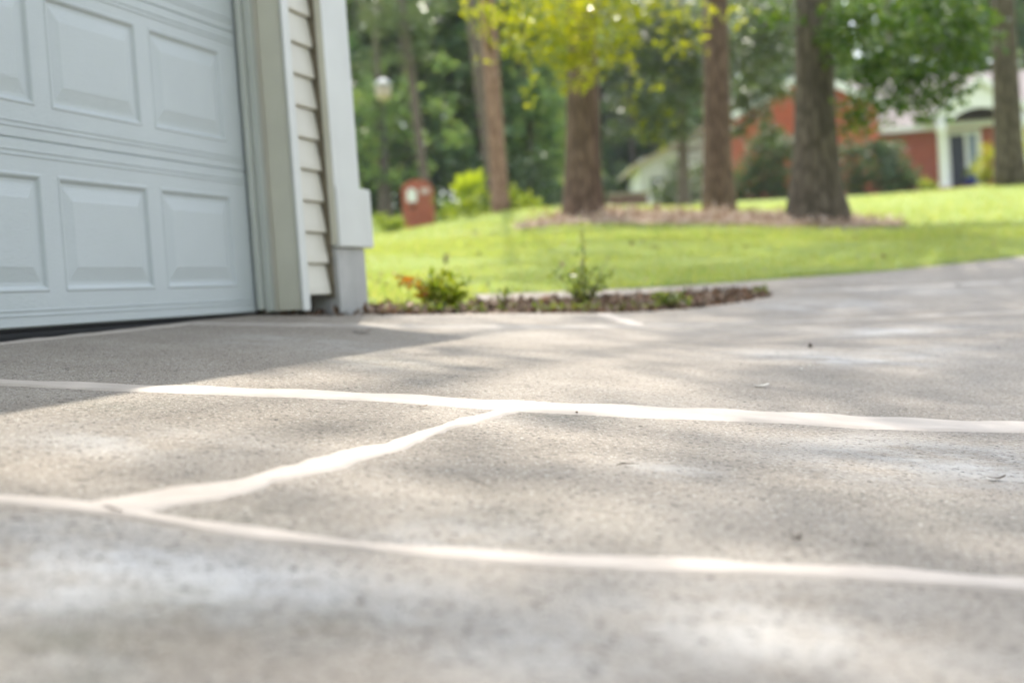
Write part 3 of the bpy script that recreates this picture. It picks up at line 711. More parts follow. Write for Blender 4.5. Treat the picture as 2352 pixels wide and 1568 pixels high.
# T1 and two dim trunks near the forest edge
b1 = drop(985, 470, 44.0)
cl1 = [(at(x, y, 43.5), R, n) for x, y, R, n in [(900, 30, 1.0, 420), (860, 60, .8, 260), (960, 40, .8, 280), (980, 120, .5, 120), (900, 130, .5, 120), (840, 150, .6, 150), (1000, 20, .6, 160)]] + high(b1, 9.5, 16, 3.0, 8, 200, 19)
tree('pine_tree', 'slim pine with pale soft green crown standing behind the mailbox', 'tree', b1, at(915, -60, 44.0), .15, .11, B_DIM, cl1, L_PIN, 0.22, 0.16, 0.0, 1.2, seed=9, wax=[(cl1[:7], .25, .12)])
b0 = drop(884, 470, 46.0)
cl0 = [(at(x, y, 45.5), R, n) for x, y, R, n in [(850, 230, .9, 260), (880, 290, .9, 260), (920, 250, .7, 180), (840, 330, .7, 180), (960, 320, .6, 120), (840, 400, .6, 110), (905, 410, .6, 110), (940, 200, .6, 110), (1010, 240, .6, 100), (1020, 150, .5, 80), (1035, 310, .6, 100), (960, 390, .5, 90)]] + high(b0, 6, 13, 3, 10, 220, 20)
tree('broadleaf_tree', 'dark short-trunked tree at the forest edge left of the mailbox', 'tree', b0, at(860, 60, 46.0), .2, .08, B_DIM, cl0, L_FOR, 0.2, 0.5, 0.1, 1.3, seed=10, wax=[(cl0[:7], .25, .12)])
# magnolia in the middle
bm_ = drop(1568, 440, 40.0)
clm = [(at(x, y, d), R * 1.05, int(n * 3.6)) for x, y, d, R, n in [(1450, 60, 39, .9, 190), (1530, 40, 38.5, 1.0, 240), (1600, 80, 39, .9, 180), (1490, 140, 38.5, .8, 150), (1560, 160, 38.6, .8, 150), (1450, 220, 38.8, .7, 100), (1530, 240, 38.4, .7, 100),
                                                (1490, 300, 38.5, .5, 60), (1600, 190, 39, .7, 100), (1410, 130, 39, .7, 100), (1720, 60, 40, 1.0, 220), (1770, 130, 40.5, .9, 170), (1700, 150, 40, .8, 130), (1790, 30, 40, .9, 200), (1560, 300, 38.8, .45, 45), (1420, 300, 38.8, .5, 40), (1740, 260, 41, .45, 60), (1710, 230, 41, .4, 50), (1770, 310, 41, .4, 45), (1690, 300, 41, .3, 30), (1740, 210, 41, .6, 80), (1790, 210, 41, .5, 60)]]
tree('magnolia_tree', 'glossy-leaved magnolia with glinting leaves in front of the houses', 'tree', bm_, at(1560, -80, 40.0), .17, .07, B_DIM, clm, L_MAG, 0.17, 0.48, 0.1, 1.3, seed=12, sub=3, extra=[('yellow_foliage', [(at(x, y, 38.2), R, n) for x, y, R, n in [(1480, 300, .4, 70), (1530, 270, .4, 70), (1450, 250, .35, 40), (1560, 60, .5, 80), (1500, 40, .5, 80), (1590, 120, .4, 50), (1460, 120, .5, 60), (1520, 330, .25, 26)]], L_YEL, 0.16)], wax=[(clm[:18], .30, .14)])  # extra clumps carry yellow-green leaves

# the wood behind: reads as one mass
r = np.random.default_rng(33)
Cs = []; tk = MB()
for i in range(215):
    x = r.uniform(-20, 40) if i < 150 else r.uniform(1.6, 11); y = r.uniform(52, 60) if x < 1.6 else r.uniform(78, 95)
    z = h1(x, y); hh = r.uniform(9, 17) + (3 if y > 70 else 0); R = r.uniform(1.8, 3.2)
    if i % 2: tk.tube([(x, y, z - .3), (x + r.normal(0, .2), y, z + hh * .5), (x + r.normal(0, .5), y, z + hh)], [.16, .11, .04], 6)
    for k in range(int(r.integers(9, 14))):
        c = np.array([x + r.normal(0, R * .6), y + r.normal(0, R * .5), z + hh * r.uniform(.05, 1.0)]); Cs.append((c, r.uniform(.9, 1.9), 110))
C = cloud(Cs, r, 0.75, 8); V, F = leaf_arrays(C, 0.46, 0.6, 0.3, 0.1, r=r)
wood = kind(link('woodland', fast_mesh('woodland', V, F, L_FOR)), 'stuff', 'dense blue-green wood behind the lawn and houses')
tk.build('woodland_trunks', B_DIM, wood, smooth=True)
Cs = []
for i in range(420):
    x = -16 + 46 * (i % 210) / 210 + r.normal(0, .1); y = (47.5 + 3.5 * (i // 210) if x < 1.8 else 72 + 4 * (i // 210)) + r.uniform(0, 1.5); z = h1(x, y); Cs.append((np.array([x, y, z + r.uniform(.1, 1.8)]), r.uniform(.6, 1.2), 75))
C = cloud(Cs, r, 0.75, 8); V, F = leaf_arrays(C, 0.22, 0.5, 0.3, 0.1, r=r)
kind(link('undergrowth', fast_mesh('undergrowth', V, F, L_EVG)), 'stuff', 'dark undergrowth along the foot of the wood')

Cs = []; r = np.random.default_rng(44)  # unseen foliage belt, added to keep sky light off the garage door
for i in range(60):
    a = r.uniform(-2.4, 0.45); rr = r.uniform(17, 24); x, y = 2 + rr * math.cos(a), rr * math.sin(a) - 2
    z = h1(x, y)
    for k in range(8): Cs.append((np.array([x + r.normal(0, 1.4), y + r.normal(0, 1.4), z + r.uniform(.5, 11)]), 1.6, 28))
C = cloud(Cs, r, 0.8, 8); V, F = leaf_arrays(C, 0.6, 0.6, 0.3, 0.1, r=r)
kind(link('shade_belt', fast_mesh('shade_belt', V, F, L_FOR)), 'stuff', 'unseen leafy belt added to darken the garage door')

# ------------------------------------------------------------------ shrubs
def shrub(name, label, cat, x, y, d, clumps, lm, ls, aspect=.5, group=None, seed=0, stems=5, droop=0.0):
    """clumps in picture spots (x, y, dd, R, n) at depth d + dd"""
    b = drop(x, y, d); o = thing(name, label, cat, b, group); r = np.random.default_rng(seed + 500)
    cl = [(at(cx, cy, d + dd), R, n) for cx, cy, dd, R, n in clumps]
    mb = MB()
    for c, R, n in cl:
        c = np.asarray(c) - b; s = np.array([c[0] * .3, c[1] * .3, -0.05])
        mb.tube([s, s * .4 + c * .6 + r.normal(0, .03, 3), c], [.02 + .01 * R, .015, .006], 5)
    mb.build('stems', STEM, o, smooth=True)
    C = cloud([(c, R, int(n * 1.8)) for c, R, n in cl], r, .85, 5) - b[None]; V, F = leaf_arrays(C, ls, aspect, .4, droop, r=r)
    link('foliage', fast_mesh('foliage', V, F, lm), o); return o
shrub('shrub', 'bright lime leafy shrub just right of the brick mailbox', 'shrub', 1070, 515, 36, [(1055, 475, 0, .33, 90), (1085, 500, -.3, .3, 90), (1105, 470, 0, .3, 70), (1045, 505, -.3, .25, 70), (1115, 505, -.2, .25, 70), (1075, 455, 0, .22, 40), (1030, 490, .2, .25, 60), (1135, 485, -.2, .25, 60), (1100, 440, .2, .2, 40)], L_LIM, .11, seed=1)
shrub('shrub', 'dark green shrub squeezed against the right side of the mailbox', 'shrub', 1022, 515, 37, [(1022, 470, 0, .35, 160), (1025, 500, 0, .3, 120)], L_OAK, .11, seed=2)
shrub('shrub', 'yellow-green shrub right of the reddish pine pair', 'shrub', 1200, 495, 34, [(1185, 462, 0, .3, 120), (1215, 468, 0, .3, 110), (1195, 485, -.2, .3, 110), (1235, 482, 0, .22, 60), (1175, 440, 0, .2, 40)], L_LIM, .10, seed=3)
shrub('ground_cover_plant', 'orange-tinged low plant at the foot of the yellow-green shrub', 'plant', 1245, 510, 30, [(1225, 500, 0, .15, 70), (1250, 498, 0, .18, 90), (1275, 504, 0, .12, 50)], L_RUS, .07, seed=4)
shrub('ground_cover_plant', 'grey-green low plant left of the thick brown trunk', 'plant', 1260, 525, 26, [(1240, 517, 0, .14, 90), (1265, 515, 0, .16, 100), (1290, 520, 0, .12, 60)], L_SEED, .06, seed=5)
shrub('shrub', 'small yellow-green plant in front of the brick mailbox left side', 'plant', 900, 535, 33, [(890, 520, 0, .2, 120), (915, 515, 0, .2, 120), (875, 505, .3, .15, 60)], L_LIM, .09, seed=6)
shrub('shrub', 'broad dark evergreen bush before the brick gable wall', 'bush', 1770, 470, 52, [(1720, 400, 0, .95, 420), (1770, 370, 0, 1.1, 520), (1800, 340, 0, .7, 260), (1810, 420, 0, .9, 300), (1730, 440, 0, .8, 240), (1780, 440, -.4, .8, 240), (1745, 330, 0, .6, 150), (1700, 440, 0, .5, 120), (1760, 290, 0, .4, 60)], L_EVG, .17, seed=7)
shrub('shrub', 'wide green bush under the house windows right of the oak', 'bush', 2020, 450, 52, [(1960, 390, 0, 1.0, 440), (2020, 380, 0, 1.0, 460), (2040, 345, 0, .6, 200), (2070, 400, 0, .7, 260), (1960, 430, 0, .7, 220), (2040, 430, -.3, .7, 220), (2000, 345, 0, .5, 140), (1950, 340, 0, .5, 130), (2090, 425, 0, .4, 120)], L_EVG, .17, seed=8)
shrub('shrub', 'olive bush left of the straight dark pine trunk', 'bush', 1560, 478, 44, [(1530, 440, 0, .6, 200), (1580, 420, 0, .6, 220), (1600, 450, 0, .5, 180), (1550, 385, 0, .4, 90), (1540, 465, 0, .4, 130), (1610, 400, 0, .5, 130)], L_MAG, .13, seed=9)
shrub('shrub', 'leafy bush beside the porch door close to the right pine', 'bush', 2265, 425, 55, [(2262, 380, 0, .5, 160), (2275, 350, 0, .45, 110), (2280, 400, 0, .5, 150), (2255, 410, 0, .3, 90), (2345, 390, 0, .7, 200), (2350, 330, 0, .7, 180)], L_YEL, .14, seed=10)
shrub('shrub', 'low bright green plant at the foot of the porch column', 'plant', 2130, 440, 56, [(2125, 425, 0, .35, 130), (2140, 430, 0, .25, 90)], L_LIM, .12, seed=11)
# strap-leaved plant by the pines
b = drop(1075, 480, 37.5); o = thing('banana_plant', 'broad strap-leaved plant arching beside the reddish pine', 'plant', b)
for (tx, ty) in [(1030, 425), (1050, 400), (1080, 392), (1110, 385), (1125, 400), (1060, 430), (1095, 420)]:
    tip = at(tx, ty, 37.2) - b; mid = tip * .55 + np.array([0, 0, .35]); P = [np.zeros(3), tip * .25 + np.array([0, 0, .25]), mid, (mid + tip) / 2 + np.array([0, 0, .08]), tip]; W = [.03, .1, .17, .14, .01]
    V = []; sd = np.cross(tip, [0, 0, 1.0]); sd /= np.linalg.norm(sd); F = []
    for p, w_ in zip(P, W): V += [p - sd * w_, p - np.array([0, 0, w_ * .35]), p + sd * w_]
    for i in range(4): F += [(i * 3, i * 3 + 1, i * 3 + 4, i * 3 + 3), (i * 3 + 1, i * 3 + 2, i * 3 + 5, i * 3 + 4)]
    link('leaf', fast_mesh('leaf', V, F, L_LIM, True), o)

# ------------------------------------------------------------------ brick mailbox
def brick_mat(name, a, b, mortar, sc=1.0):
    t = NT(name); br = t.n('ShaderNodeTexBrick')
    mp = t.n('ShaderNodeMapping'); tc = t.n('ShaderNodeTexCoord'); t.l(tc.outputs['Object'], mp.inputs[0]); mp.inputs['Rotation'].default_value = (math.pi / 2, 0, 0)
    t.l(mp.outputs[0], br.inputs['Vector'])
    br.inputs['Color1'].default_value = (*a, 1); br.inputs['Color2'].default_value = (*b, 1); br.inputs['Mortar'].default_value = (*mortar, 1)
    br.inputs['Scale'].default_value = 1.0; br.inputs['Brick Width'].default_value = .215 * sc; br.inputs['Row Height'].default_value = .075 * sc; br.inputs['Mortar Size'].default_value = .006
    col = t.mix(t.ramp(t.noise(3, 5), [(.3, (0, 0, 0)), (.8, (.35, .35, .35))]), br.outputs[0], tuple(x * .6 for x in a))
    return t.fin(col, .85, t.bump(br.outputs['Fac'], .5, -.006), .3)
BRK = brick_mat('red_brick', (.47, .115, .065), (.37, .085, .05), (.38, .27, .22))
BRK2 = brick_mat('orange_brick', (.52, .105, .048), (.42, .08, .04), (.44, .23, .16))
WHITE = painted('white_paint', (.82, .83, .80), .5, .03, .001, 5)
b = drop(965, 531, 38.0); b[2] += .10; o = thing('mailbox_pillar', 'red brick mailbox pillar with arched top and white letter door', 'mailbox', b)
prof = [(-.40, -.2), (.42, -.2), (.42, .98)] + [(.01 + .41 * math.cos(a), .98 + .27 * math.sin(a)) for a in np.linspace(.15, math.pi - .15, 10)] + [(-.40, .98)]
mb = MB().prism(prof, -.35, .35, lambda a, d, c: np.array([a, d, c])); mb.build('pillar', BRK, o, bevel=.012)
def arch_door(w, h, n=10): return [(-w / 2, 0), (w / 2, 0)] + [(w / 2 * math.cos(a), h - w / 2 + w / 2 * math.sin(a)) for a in np.linspace(0, math.pi, n)]
mb = MB().prism([(a - .13, c + .66) for a, c in arch_door(.26, .36)], -.40, -.352, lambda a, d, c: np.array([a, d, c])); mb.build('letter_door', WHITE, o, bevel=.004)
MB().tube([(-.13, -.43, .93), (-.13, -.402, .93)], [.012, .012], 8).build('door_knob', M['rubber'], o)
MB().box(.10, .34, -.375, -.352, .86, 1.0).build('number_plate', painted('plate_pale', (.6, .5, .46), .5), o, bevel=.004)
MB().box(-.20, -.06, -.364, -.352, .48, .56).build('newspaper_slot', M['rubber'], o)

# lantern post among the trees
b = drop(884, 500, 40.0); top = at(882, 232, 40.0)
o = thing('street_lamp', 'pale lantern on a thin dark post among the trees', 'street lamp', b)
h = top[2] - b[2]; dx = top[0] - b[0]
IRON = painted('dark_iron', (.03, .03, .03), .5)
MB().tube([(0, 0, -.2), (0, 0, .3), (dx * .5, 0, h * .5), (dx, 0, h)], [.05, .03, .025, .022], 10).build('post', IRON, o, smooth=True)
def lathe(prof, n=14, c=(0, 0, 0)):
    V = [(c[0] + r_ * math.cos(2 * math.pi * k / n), c[1] + r_ * math.sin(2 * math.pi * k / n), c[2] + z) for r_, z in prof for k in range(n)]
    F = [(i * n + k, i * n + (k + 1) % n, (i + 1) * n + (k + 1) % n, (i + 1) * n + k) for i in range(len(prof) - 1) for k in range(n)]
    return MB().add(V, F + [tuple(range(n - 1, -1, -1)), tuple(range((len(prof) - 1) * n, len(prof) * n))])
lathe([(.06, 0), (.13, .03), (.20, .10), (.23, .28), (.20, .40), (.10, .46)], c=(dx, 0, h)).build('globe', painted('lamp_glass', (.48, .40, .34), .3), o, smooth=True)
lathe([(.26, .40), (.27, .42), (.12, .56), (.02, .60)], c=(dx, 0, h + .03)).build('lamp_cap', painted('lamp_cap', (.5, .52, .53), .4), o, smooth=True)

# ------------------------------------------------------------------ brick house
HD = 60.0
hb = drop(2170, 437, HD); house = thing('brick_house', 'red brick house with a white arched porch gable and navy door', 'house', hb)
def hp(x, y, d=HD):
    p = at(x, y, d) - hb; return p[0], p[2]
ROOF = painted('pinkish_shingles', (.25, .22, .215), .9, .15, .01, 6)
NAVY = painted('navy_door', (.012, .017, .032), .5, .1, .001, 4)
GLASS = painted('window_glass', (.10, .13, .16), .15, .1, .0, 2)
id3 = lambda a, d, c: np.array([a, d, c])
X0, ze = hp(1692, 262); X1, _ = hp(2008, 283); xa = (X0 + X1) / 2; za = hp(1850, 172)[1]; zb = -.6
# left wing
MB().prism([(X0, zb), (X1, zb), (X1, ze), (xa, za - .1), (X0, ze)], -.6, 8, id3).build('brick_wing', BRK2, house)
for sg in (-1, 1):
    xe = X0 if sg < 0 else X1
    ov = .35 * sg; k = (za - ze) / (xa - xe)
    e = (xe + ov, ze + k * ov)
    MB().prism([e, (xa, za), (xa, za + .14), (e[0], e[1] + .14)], -.95, 8.3, id3).build('wing_roof', ROOF, house)
    MB().prism([(e[0], e[1] - .22), (xa, za - .22), (xa, za + .10), (e[0], e[1] + .10)], -1.02, -.955, id3).build('rake_board', WHITE, house)
w_ = bpy.data.objects.new('window', None); COL.objects.link(w_); w_.parent = house
MB().box(xa - .65, xa + .65, -.68, -.602, 1.0, 2.6).build('frame', WHITE, w_); MB().box(xa - .55, xa + .55, -.70, -.684, 1.08, 2.52).build('pane', GLASS, w_)
# main body
Xm = hp(2520, 300)[0]; zme = hp(2080, 292)[1]; zr = hp(2110, 150)[1]
MB().box(X1 + .004, Xm, 1.5, 9, zb, zme).build('brick_wall', BRK, house)
MB().prism([(1.0, zme), (5.2, zr), (9.5, zme), (9.5, zme + .15), (5.2, zr + .17), (1.0, zme + .15)], xa + .5, Xm + .5, lambda a, d, c: np.array([d, a, c])).build('main_roof', ROOF, house)
MB().box(X1 + .3, Xm + .4, .93, .995, zme - .12, zme + .14).build('fascia', WHITE, house)
for wx0, wx1, wy0, wy1 in [(2035, 2085, 335, 405)]:
    a0, c1 = hp(wx0, wy0); a1, c0 = hp(wx1, wy1)
    w_ = bpy.data.objects.new('window', None); COL.objects.link(w_); w_.parent = house
    MB().box(a0, a1, 1.42, 1.498, c0, c1).build('frame', WHITE, w_); MB().box(a0 + .1, a1 - .1, 1.39, 1.417, c0 + .1, c1 - .1).build('pane', GLASS, w_)
# porch
pa, pz = hp(2238, 184); pl_, pe = hp(2140, 262); pr = 2 * pa - pl_
arch = [(pl_ + .15, pe - .25)]
ax0, ax1 = pl_ + .75, pr - .75
arch_pts = [(ax0 + (ax1 - ax0) * u, pe - .30 + .38 * math.sin(math.pi * u) ** .7) for u in np.linspace(0, 1, 13)]
poly = [(pl_, pe), (pl_, pe - .32), (ax0, pe - .32)] + arch_pts[1:-1] + [(ax1, pe - .32), (pr, pe - .32), (pr, pe), (pa, pz)]
MB().prism(poly, -.55, -.35, id3).build('porch_gable', WHITE, house)
for sg in (-1, 1):
    e = (pl_ - .25, pe - .25 * (pz - pe) / (pa - pl_)) if sg < 0 else (pr + .25, pe - .25 * (pz - pe) / (pa - pl_))
    MB().prism([e, (pa, pz + .02), (pa, pz + .14), (e[0], e[1] + .12)], -.72, 5.0, id3).build('porch_roof', ROOF, house)
    MB().prism([(e[0], e[1] - .2), (pa, pz - .2), (pa, pz + .10), (e[0], e[1] + .08)], -.80, -.725, id3).build('porch_rake_board', WHITE, house)
zf = hp(2170, 434)[1]
MB().box(pl_ - .2, pr + .2, -.8, 1.495, -.6, zf).build('porch_floor', BRK, house)
for cx in (hp(2157, 360)[0], 2 * pa - hp(2157, 360)[0]):
    lathe([(.26, 0), (.26, .12), (.21, .16), (.19, .22), (.165, 2.3), (.20, 2.34), (.24, 2.42), (.24, pe - .32 - zf)], 16, (cx, -.45, zf)).build('porch_column', WHITE, house, smooth=True)
d0, dz1 = hp(2180, 318, 61.5); d1, dz0 = hp(2219, 428, 61.5)
fr = MB().box(d0 - .22, d0 - .02, 1.42, 1.498, zf, dz1 + .12).box(d1 + .02, d1 + .16, 1.42, 1.498, zf, dz1 + .12).box(d1 + .55, d1 + .75, 1.42, 1.498, zf, dz1 + .12).box(d0 - .22, d1 + .75, 1.40, 1.4985, dz1 + .122, dz1 + .32)
fr.build('door_frame', WHITE, house)
dd = MB().box(d0 - .019, d1 + .019, 1.45, 1.498, zf + .02, dz1 + .11).build('front_door', NAVY, house, bevel=.01)
MB().tube([(d1 - .08, 1.40, zf + 1.0), (d1 - .08, 1.452, zf + 1.0)], [.03, .02], 8).build('door_knob', WHITE, dd)
MB().box(d1 + .161, d1 + .549, 1.46, 1.498, zf + .02, dz1 + .11).build('sidelight', painted('sidelight_glass', (.20, .26, .30), .15, .1, 0), house)
p = at(2249, 420, 58.6); pot = thing('flower_pot', 'deep blue flower pot on the porch floor near the door', 'flower pot', (p[0], p[1], hb[2] + zf + .0))
pot.location.y = hb[1] - .3
lathe([(.14, 0), (.20, .1), (.24, .34), (.26, .36), (.26, .40), (.22, .40)], 14).build('pot', painted('blue_glaze', (.03, .06, .25), .25), pot, smooth=True)
V, F = leaf_arrays(in_ball((0, 0, .6), .25, 90), .13); link('plant', fast_mesh('plant', V, F, L_LIM), pot)

# pale house in the middle distance
b = drop(1560, 455, 66.0); o = thing('pale_house', 'pale house with a long sloping beige roof glimpsed behind the magnolia', 'house', b)
def q(x, y): p = at(x, y, 66.0) - b; return p[0], p[2]
zr0 = q(1446, 392); zr1 = q(1625, 298)
xl = q(1470, 400)[0]; xw = q(1690, 400)[0]; ev = zr0[1] + .1
MB().prism([(xl, -.8), (xw, -.8), (xw, zr1[1] - .1), (zr1[0], zr1[1] - .15), (xl, ev + .35)], 0, 7, id3).build('wall', painted('white_wall', (.72, .74, .78), .6), o)
MB().prism([zr0, zr1, (zr1[0] + 2.6, zr1[1] - .9), (zr1[0] + 2.6, zr1[1] - .75), (zr1[0], zr1[1] + .17), (zr0[0], zr0[1] + .16)], -.5, 7.4, id3).build('roof', painted('beige_roof', (.46, .40, .31), .9, .12, .01, 5), o)
a0, c1 = q(1490, 405); w_ = bpy.data.objects.new('window', None); COL.objects.link(w_); w_.parent = o
MB().box(a0, a0 + .9, -.06, -.002, c1 - 1.1, c1).build('frame', WHITE, w_); MB().box(a0 + .08, a0 + .82, -.08, -.063, c1 - 1.02, c1 - .08).build('pane', GLASS, w_)
# low garden wall
b = drop(1442, 475, 50.0); o = thing('garden_wall', 'low brown wall with pale coping between the trunks', 'wall', b)
a0 = at(1398, 455, 50)[0] - b[0]; a1 = at(1488, 455, 50)[0] - b[0]; zt = at(1442, 442, 50)[2] - b[2]
MB().box(a0, a1, 0, .3, -.3, zt - .08).build('masonry', brick_mat('brown_brick', (.22, .13, .10), (.18, .10, .08), (.25, .2, .17)), o, bevel=.01)
MB().box(a0 - .05, a1 + .05, -.05, .35, zt - .078, zt).build('coping', painted('coping_stone', (.40, .34, .27), .8), o, bevel=.01)

# ------------------------------------------------------------------ bed plants
def seedling(name, label, x, y, shoots, lm, ls, n=14, extra=None, seed=0):
    b = gp(x, y); o = thing(name, label, 'plant', b); r = np.random.default_rng(seed + 900)
    mb = MB(); C = []; CT2 = []
    for tx, ty, red in shoots:
        tip = at(tx, ty, b[1] + r.normal(0, .05)) - b; m = tip * .5 + np.array([r.normal(0, .015), r.normal(0, .02), .03])
        mb.tube([(0, 0, -.02), m, tip], [.0035, .0025, .0012], 5)
        for u in r.uniform(.25, 1.0, n):
            p = (1 - u) ** 2 * np.zeros(3) + 2 * u * (1 - u) * m + u * u * tip; (CT2 if red else C).append(p + r.normal(0, .008, 3))
    mb.build('stems', STEM, o, smooth=True)
    if C: V, F = leaf_arrays(np.array(C), ls, .45, .3, 0, r=r); link('foliage', fast_mesh('foliage', V, F, lm), o)
    if CT2: V, F = leaf_arrays(np.array(CT2), ls, .45, .3, 0, r=r); link('young_leaves', fast_mesh('young_leaves', V, F, L_TIP), o)
    return o
seedling('shrub_seedling', 'spreading seedling with rusty leaf tips, nearest the garage corner', 1010, 706, [(905, 628, 1), (935, 640, 1), (960, 640, 0), (985, 630, 0), (1010, 655, 0), (1030, 622, 0), (1050, 630, 0), (1060, 650, 0), (1080, 650, 0), (1070, 680, 0), (1000, 625, 0), (1030, 660, 0), (950, 660, 0), (1045, 690, 0)], L_LIM, .042, 30, seed=1)
seedling('shrub_seedling', 'tiny green seedling between the two larger bed plants', 1160, 702, [(1150, 665, 0), (1165, 655, 0), (1175, 675, 0), (1140, 680, 0)], L_SEED, .03, 9, seed=2)
seedling('shrub_seedling', 'upright bluish-green seedling with one tall thin stem in mid bed', 1340, 702, [(1336, 500, 0), (1335, 592, 0), (1340, 600, 0), (1315, 615, 0), (1290, 615, 0), (1270, 622, 0), (1370, 610, 0), (1390, 600, 0), (1412, 612, 0), (1330, 640, 0), (1350, 650, 0), (1380, 650, 0), (1320, 670, 0), (1355, 680, 0), (1400, 660, 0), (1338, 660, 0)], L_SEED, .036, 20, seed=3)
seedling('shrub_seedling', 'low bushy green seedling in the right half of the bed', 1535, 706, [(1495, 672, 0), (1510, 680, 0), (1530, 678, 0), (1550, 672, 0), (1570, 678, 0), (1580, 690, 0), (1520, 690, 0), (1555, 688, 0)], L_SEED, .034, 20, seed=4)
seedling('shrub_seedling', 'tiny plant at the pointed right end of the bed', 1750, 676, [(1745, 660, 0), (1756, 655, 0), (1762, 664, 0), (1735, 668, 0)], L_SEED, .028, 8, seed=5)

# mulch chips, weeds along the edge, grass, fallen leaves (nobody could count them)
def scatter(poly, n, x0, x1, y0, y1):
    X = rng.uniform(x0, x1, n * 6); Y = rng.uniform(y0, y1, n * 6); k = inside(poly, X, Y); return np.c_[X[k][:n], Y[k][:n]]
L_CHIP = leafmat('bark_chip', [(.09, .06, .04), (.18, .125, .085), (.30, .22, .165), (.42, .34, .28), (.25, .14, .08)], .0, .8, .2)
xy = scatter(BED, 5200, -1.5, 2.2, 5, 9.3); P = np.c_[xy, H(xy[:, 0], xy[:, 1]) - .02 + rng.uniform(0, .016, len(xy))]
V, F = leaf_arrays(P, .045, .5, .5); kind(link('mulch_chips', fast_mesh('mulch_chips', V, F, L_CHIP)), 'stuff', 'loose bark chips and dead leaves covering the bed')
W = []
for x in np.arange(905, 1520, 2.2):
    dens = .4 + .6 * (math.sin(x * .021) > -.2)
    if rng.uniform() < dens * .3:
        p = gp(x + rng.normal(0, 4), np.interp(x, [850, 1300, 1500, 1640], [717, 714, 709, 698]) - abs(rng.normal(0, 2.5))); W += [p + np.array([rng.normal(0, .015), rng.normal(0, .015), .008 + rng.uniform(0, .015)]) for _ in range(4)]
V, F = leaf_arrays(np.array(W), .035, .3, .2); kind(link('weeds', fast_mesh('weeds', V, F, L_SEED)), 'stuff', 'small weeds along the driveway edge of the bed')
GR = leafmat('grass_blade', [(.225, .31, .065), (.30, .37, .08), (.37, .41, .11), (.38, .37, .14)], .5, .4, .5, tcol=(1.7, 1.6, 1.0))
def blades(n, x0, x1, y0, y1, hgt, wd):
    X = rng.uniform(x0, x1, n); Y = y0 + (y1 - y0) * rng.uniform(0, 1, n) ** 1.4
    k = ~(inside(DRIVE, X, Y) | inside(BED, X, Y) | inside(ISL, X, Y) | inside(ISL2, X, Y)); gx = (X + 1.2) * .2626 * 0 + X
    k &= ((np.c_[X, Y] - P0[None, :2]) @ NO[:2] > -.1) | ((np.c_[X, Y] - P0[None, :2]) @ AL[:2] > 2.4)
    X, Y = X[k], Y[k]; m = len(X); Z = H(X, Y); a = rng.uniform(0, 6.28, m); t_ = rng.normal(0, .5, (m, 2)) * hgt
    h_ = hgt * rng.uniform(.5, 1.2, m); c, s = np.cos(a) * wd / 2, np.sin(a) * wd / 2
    V = np.stack([np.c_[X - c, Y - s, Z], np.c_[X + c, Y + s, Z], np.c_[X + t_[:, 0], Y + t_[:, 1], Z + h_]], 1).reshape(-1, 3)
    return V, np.arange(3 * m).reshape(m, 3)
V1, F1 = blades(90000, -2.2, 6.5, 6.5, 16, .05, .008); V2, F2 = blades(50000, -5, 14, 14, 34, .07, .02)
kind(link('grass', fast_mesh('grass', np.r_[V1, V2], np.r_[F1, F2 + len(V1)], GR)), 'stuff', 'short mown grass blades of the lawn')
X = rng.uniform(-1, 6, 260); Y = rng.uniform(8, 19, 260); k = ~(inside(DRIVE, X, Y) | inside(BED, X, Y)); X, Y = X[k], Y[k]
V, F = leaf_arrays(np.c_[X, Y, H(X, Y) + .03], .05, .6, 1.0); kind(link('leaf_litter', fast_mesh('leaf_litter', V, F, L_CHIP)), 'stuff', 'brown fallen leaves dotted over the lawn')
Pn = np.concatenate([scatter(ISL, 2600, -1, 5, 15.5, 23), scatter(ISL2, 500, 3, 6, 16.5, 21)]); L_STR = leafmat('straw_needle', [(.26, .17, .115), (.40, .30, .22), (.54, .46, .38)], .2, .6, .3, tcol=(1.1, 1, .9))
V, F = leaf_arrays(np.c_[Pn, H(Pn[:, 0], Pn[:, 1]) + .075], .13, .22, 2.5); kind(link('pine_straw', fast_mesh('pine_straw', V, F, L_STR)), 'stuff', 'pale pine straw strewn under the trees')

# ------------------------------------------------------------------ humid summer air
hm = bpy.data.materials.new('humid_air'); hm.use_nodes = True; hn = hm.node_tree
hn.nodes.remove(hn.nodes['Principled BSDF'])
pv = hn.nodes.new('ShaderNodeVolumePrincipled'); pv.inputs['Color'].default_value = (0.86, 0.93, 1.0, 1); pv.inputs['Density'].default_value = 0.0004; pv.inputs['Anisotropy'].default_value = 0.3
hn.links.new(pv.outputs[0], hn.nodes['Material Output'].inputs['Volume'])
hz = MB().box(-230, 250, -140, 340, -12, 32).build('haze', hm)
kind(hz, 'stuff', 'thin humid haze that pales the far trees')

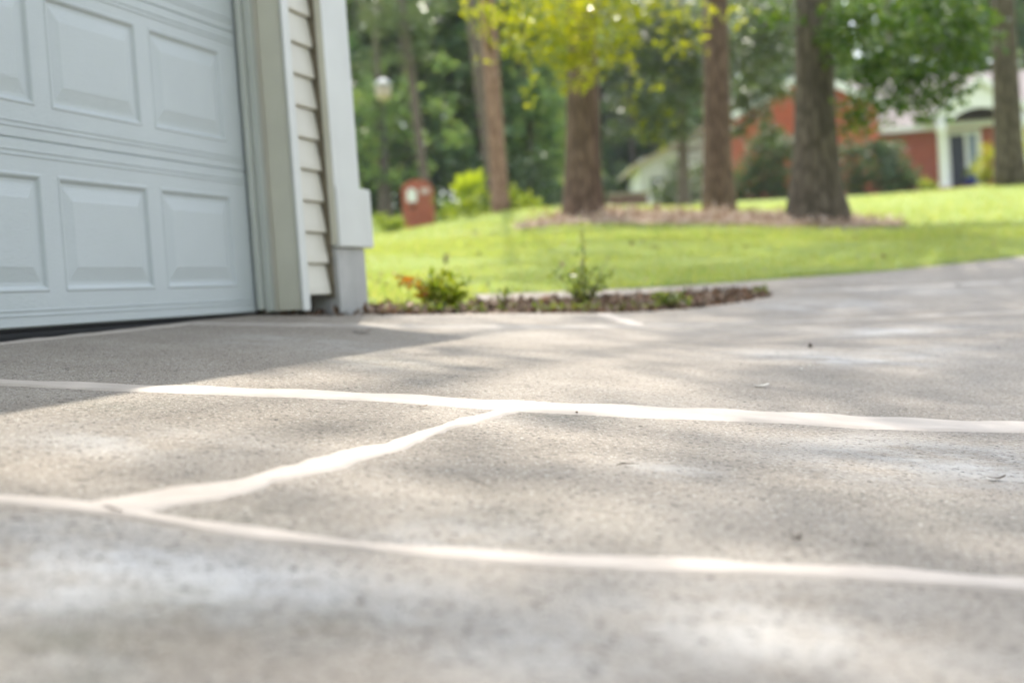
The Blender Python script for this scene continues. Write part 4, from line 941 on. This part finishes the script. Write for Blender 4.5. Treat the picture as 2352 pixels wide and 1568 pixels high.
# ------------------------------------------------------------------ bits lying on the concrete
def bit(name, label, cat, x, y, outline, size, mat, curl=.25, rot=0.0, group=None):
    p = gp(x, y); p[2] += .004; n = len(outline); V = []; c, s = math.cos(rot), math.sin(rot)
    for k in range(2):
        for (a, b_) in outline:
            a2, b2 = (a * c - b_ * s) * size, (a * s + b_ * c) * size
            V.append((a2, b2, size * curl * (a * a + .4 * b_ * b_ * random.uniform(.5, 1.5)) + k * size * .03))
    V.append((0, 0, 0)); V.append((0, 0, size * .03))
    F = [(i, (i + 1) % n, 2 * n) for i in range(n)] + [(n + (i + 1) % n, n + i, 2 * n + 1) for i in range(n)] + [(i, n + i, n + (i + 1) % n, (i + 1) % n) for i in range(n)]
    o = MB().add(V, F).build(name, mat, smooth=True); o.location = p; return tag(o, label, cat, group)
LEAFO = [(math.cos(t) * (1 + .12 * math.sin(5 * t)), .45 * math.sin(t) * (1 + .15 * math.cos(3 * t))) for t in np.linspace(0, 6.28, 15)[:-1]]
PET = painted('petal_white', (.80, .77, .70), .5, .05, .0005, 60); DRY = painted('dry_leaf', (.06, .04, .025), .7, .2, .001, 60); TAN = painted('tan_leaf', (.22, .15, .08), .7, .2, .001, 60)
bit('petal', 'largest white petal, beyond the sharp cream line', 'petal', 1748, 889, LEAFO, .024, PET, .15, .3)
bit('petal', 'small white flake, left one of the far two', 'petal', 1838, 850, LEAFO, .012, PET, .15, .9, 'two small white flakes')
bit('petal', 'small white flake, right one of the far two', 'petal', 1863, 842, LEAFO, .011, PET, .15, 2.0, 'two small white flakes')
bit('fallen_leaf', 'dark curled leaf lying in the shade near the garage', 'leaf', 832, 766, LEAFO, .035, DRY, .2, .2)
bit('fallen_leaf', 'small dark upright leaf scrap on the far right concrete', 'leaf', 1862, 800, LEAFO, .016, DRY, .9, 1.2)
bit('pebble', 'dark pebble near the right of the blurred foreground line', 'pebble', 1830, 1247, [(a, b_ * 1.6) for a, b_ in LEAFO], .0075, DRY, .9, .5)
bit('fallen_leaf', 'dark leaf shred on the pale stain at the right', 'leaf', 2290, 1104, LEAFO, .016, DRY, .3, .1)
bit('fallen_leaf', 'tan leaf scrap by the meeting point of the cream lines', 'leaf', 972, 938, LEAFO, .010, TAN, .3, .4)
bit('fallen_leaf', 'tiny brown scrap right of the slanting cream line end', 'leaf', 1325, 951, LEAFO, .006, TAN, .3, 1.4)
tw = gp(1435, 1070); o = MB().tube([(-.013, 0, .002), (-.004, .003, .003), (.007, -.002, .003), (.015, .003, .002)], [.0007, .001, .0009, .0005], 6).build('twig', STEM, smooth=True); o.location = tw + np.array([0, 0, .001]); tag(o, 'thin dry twig on the lit concrete between the cream lines', 'twig')
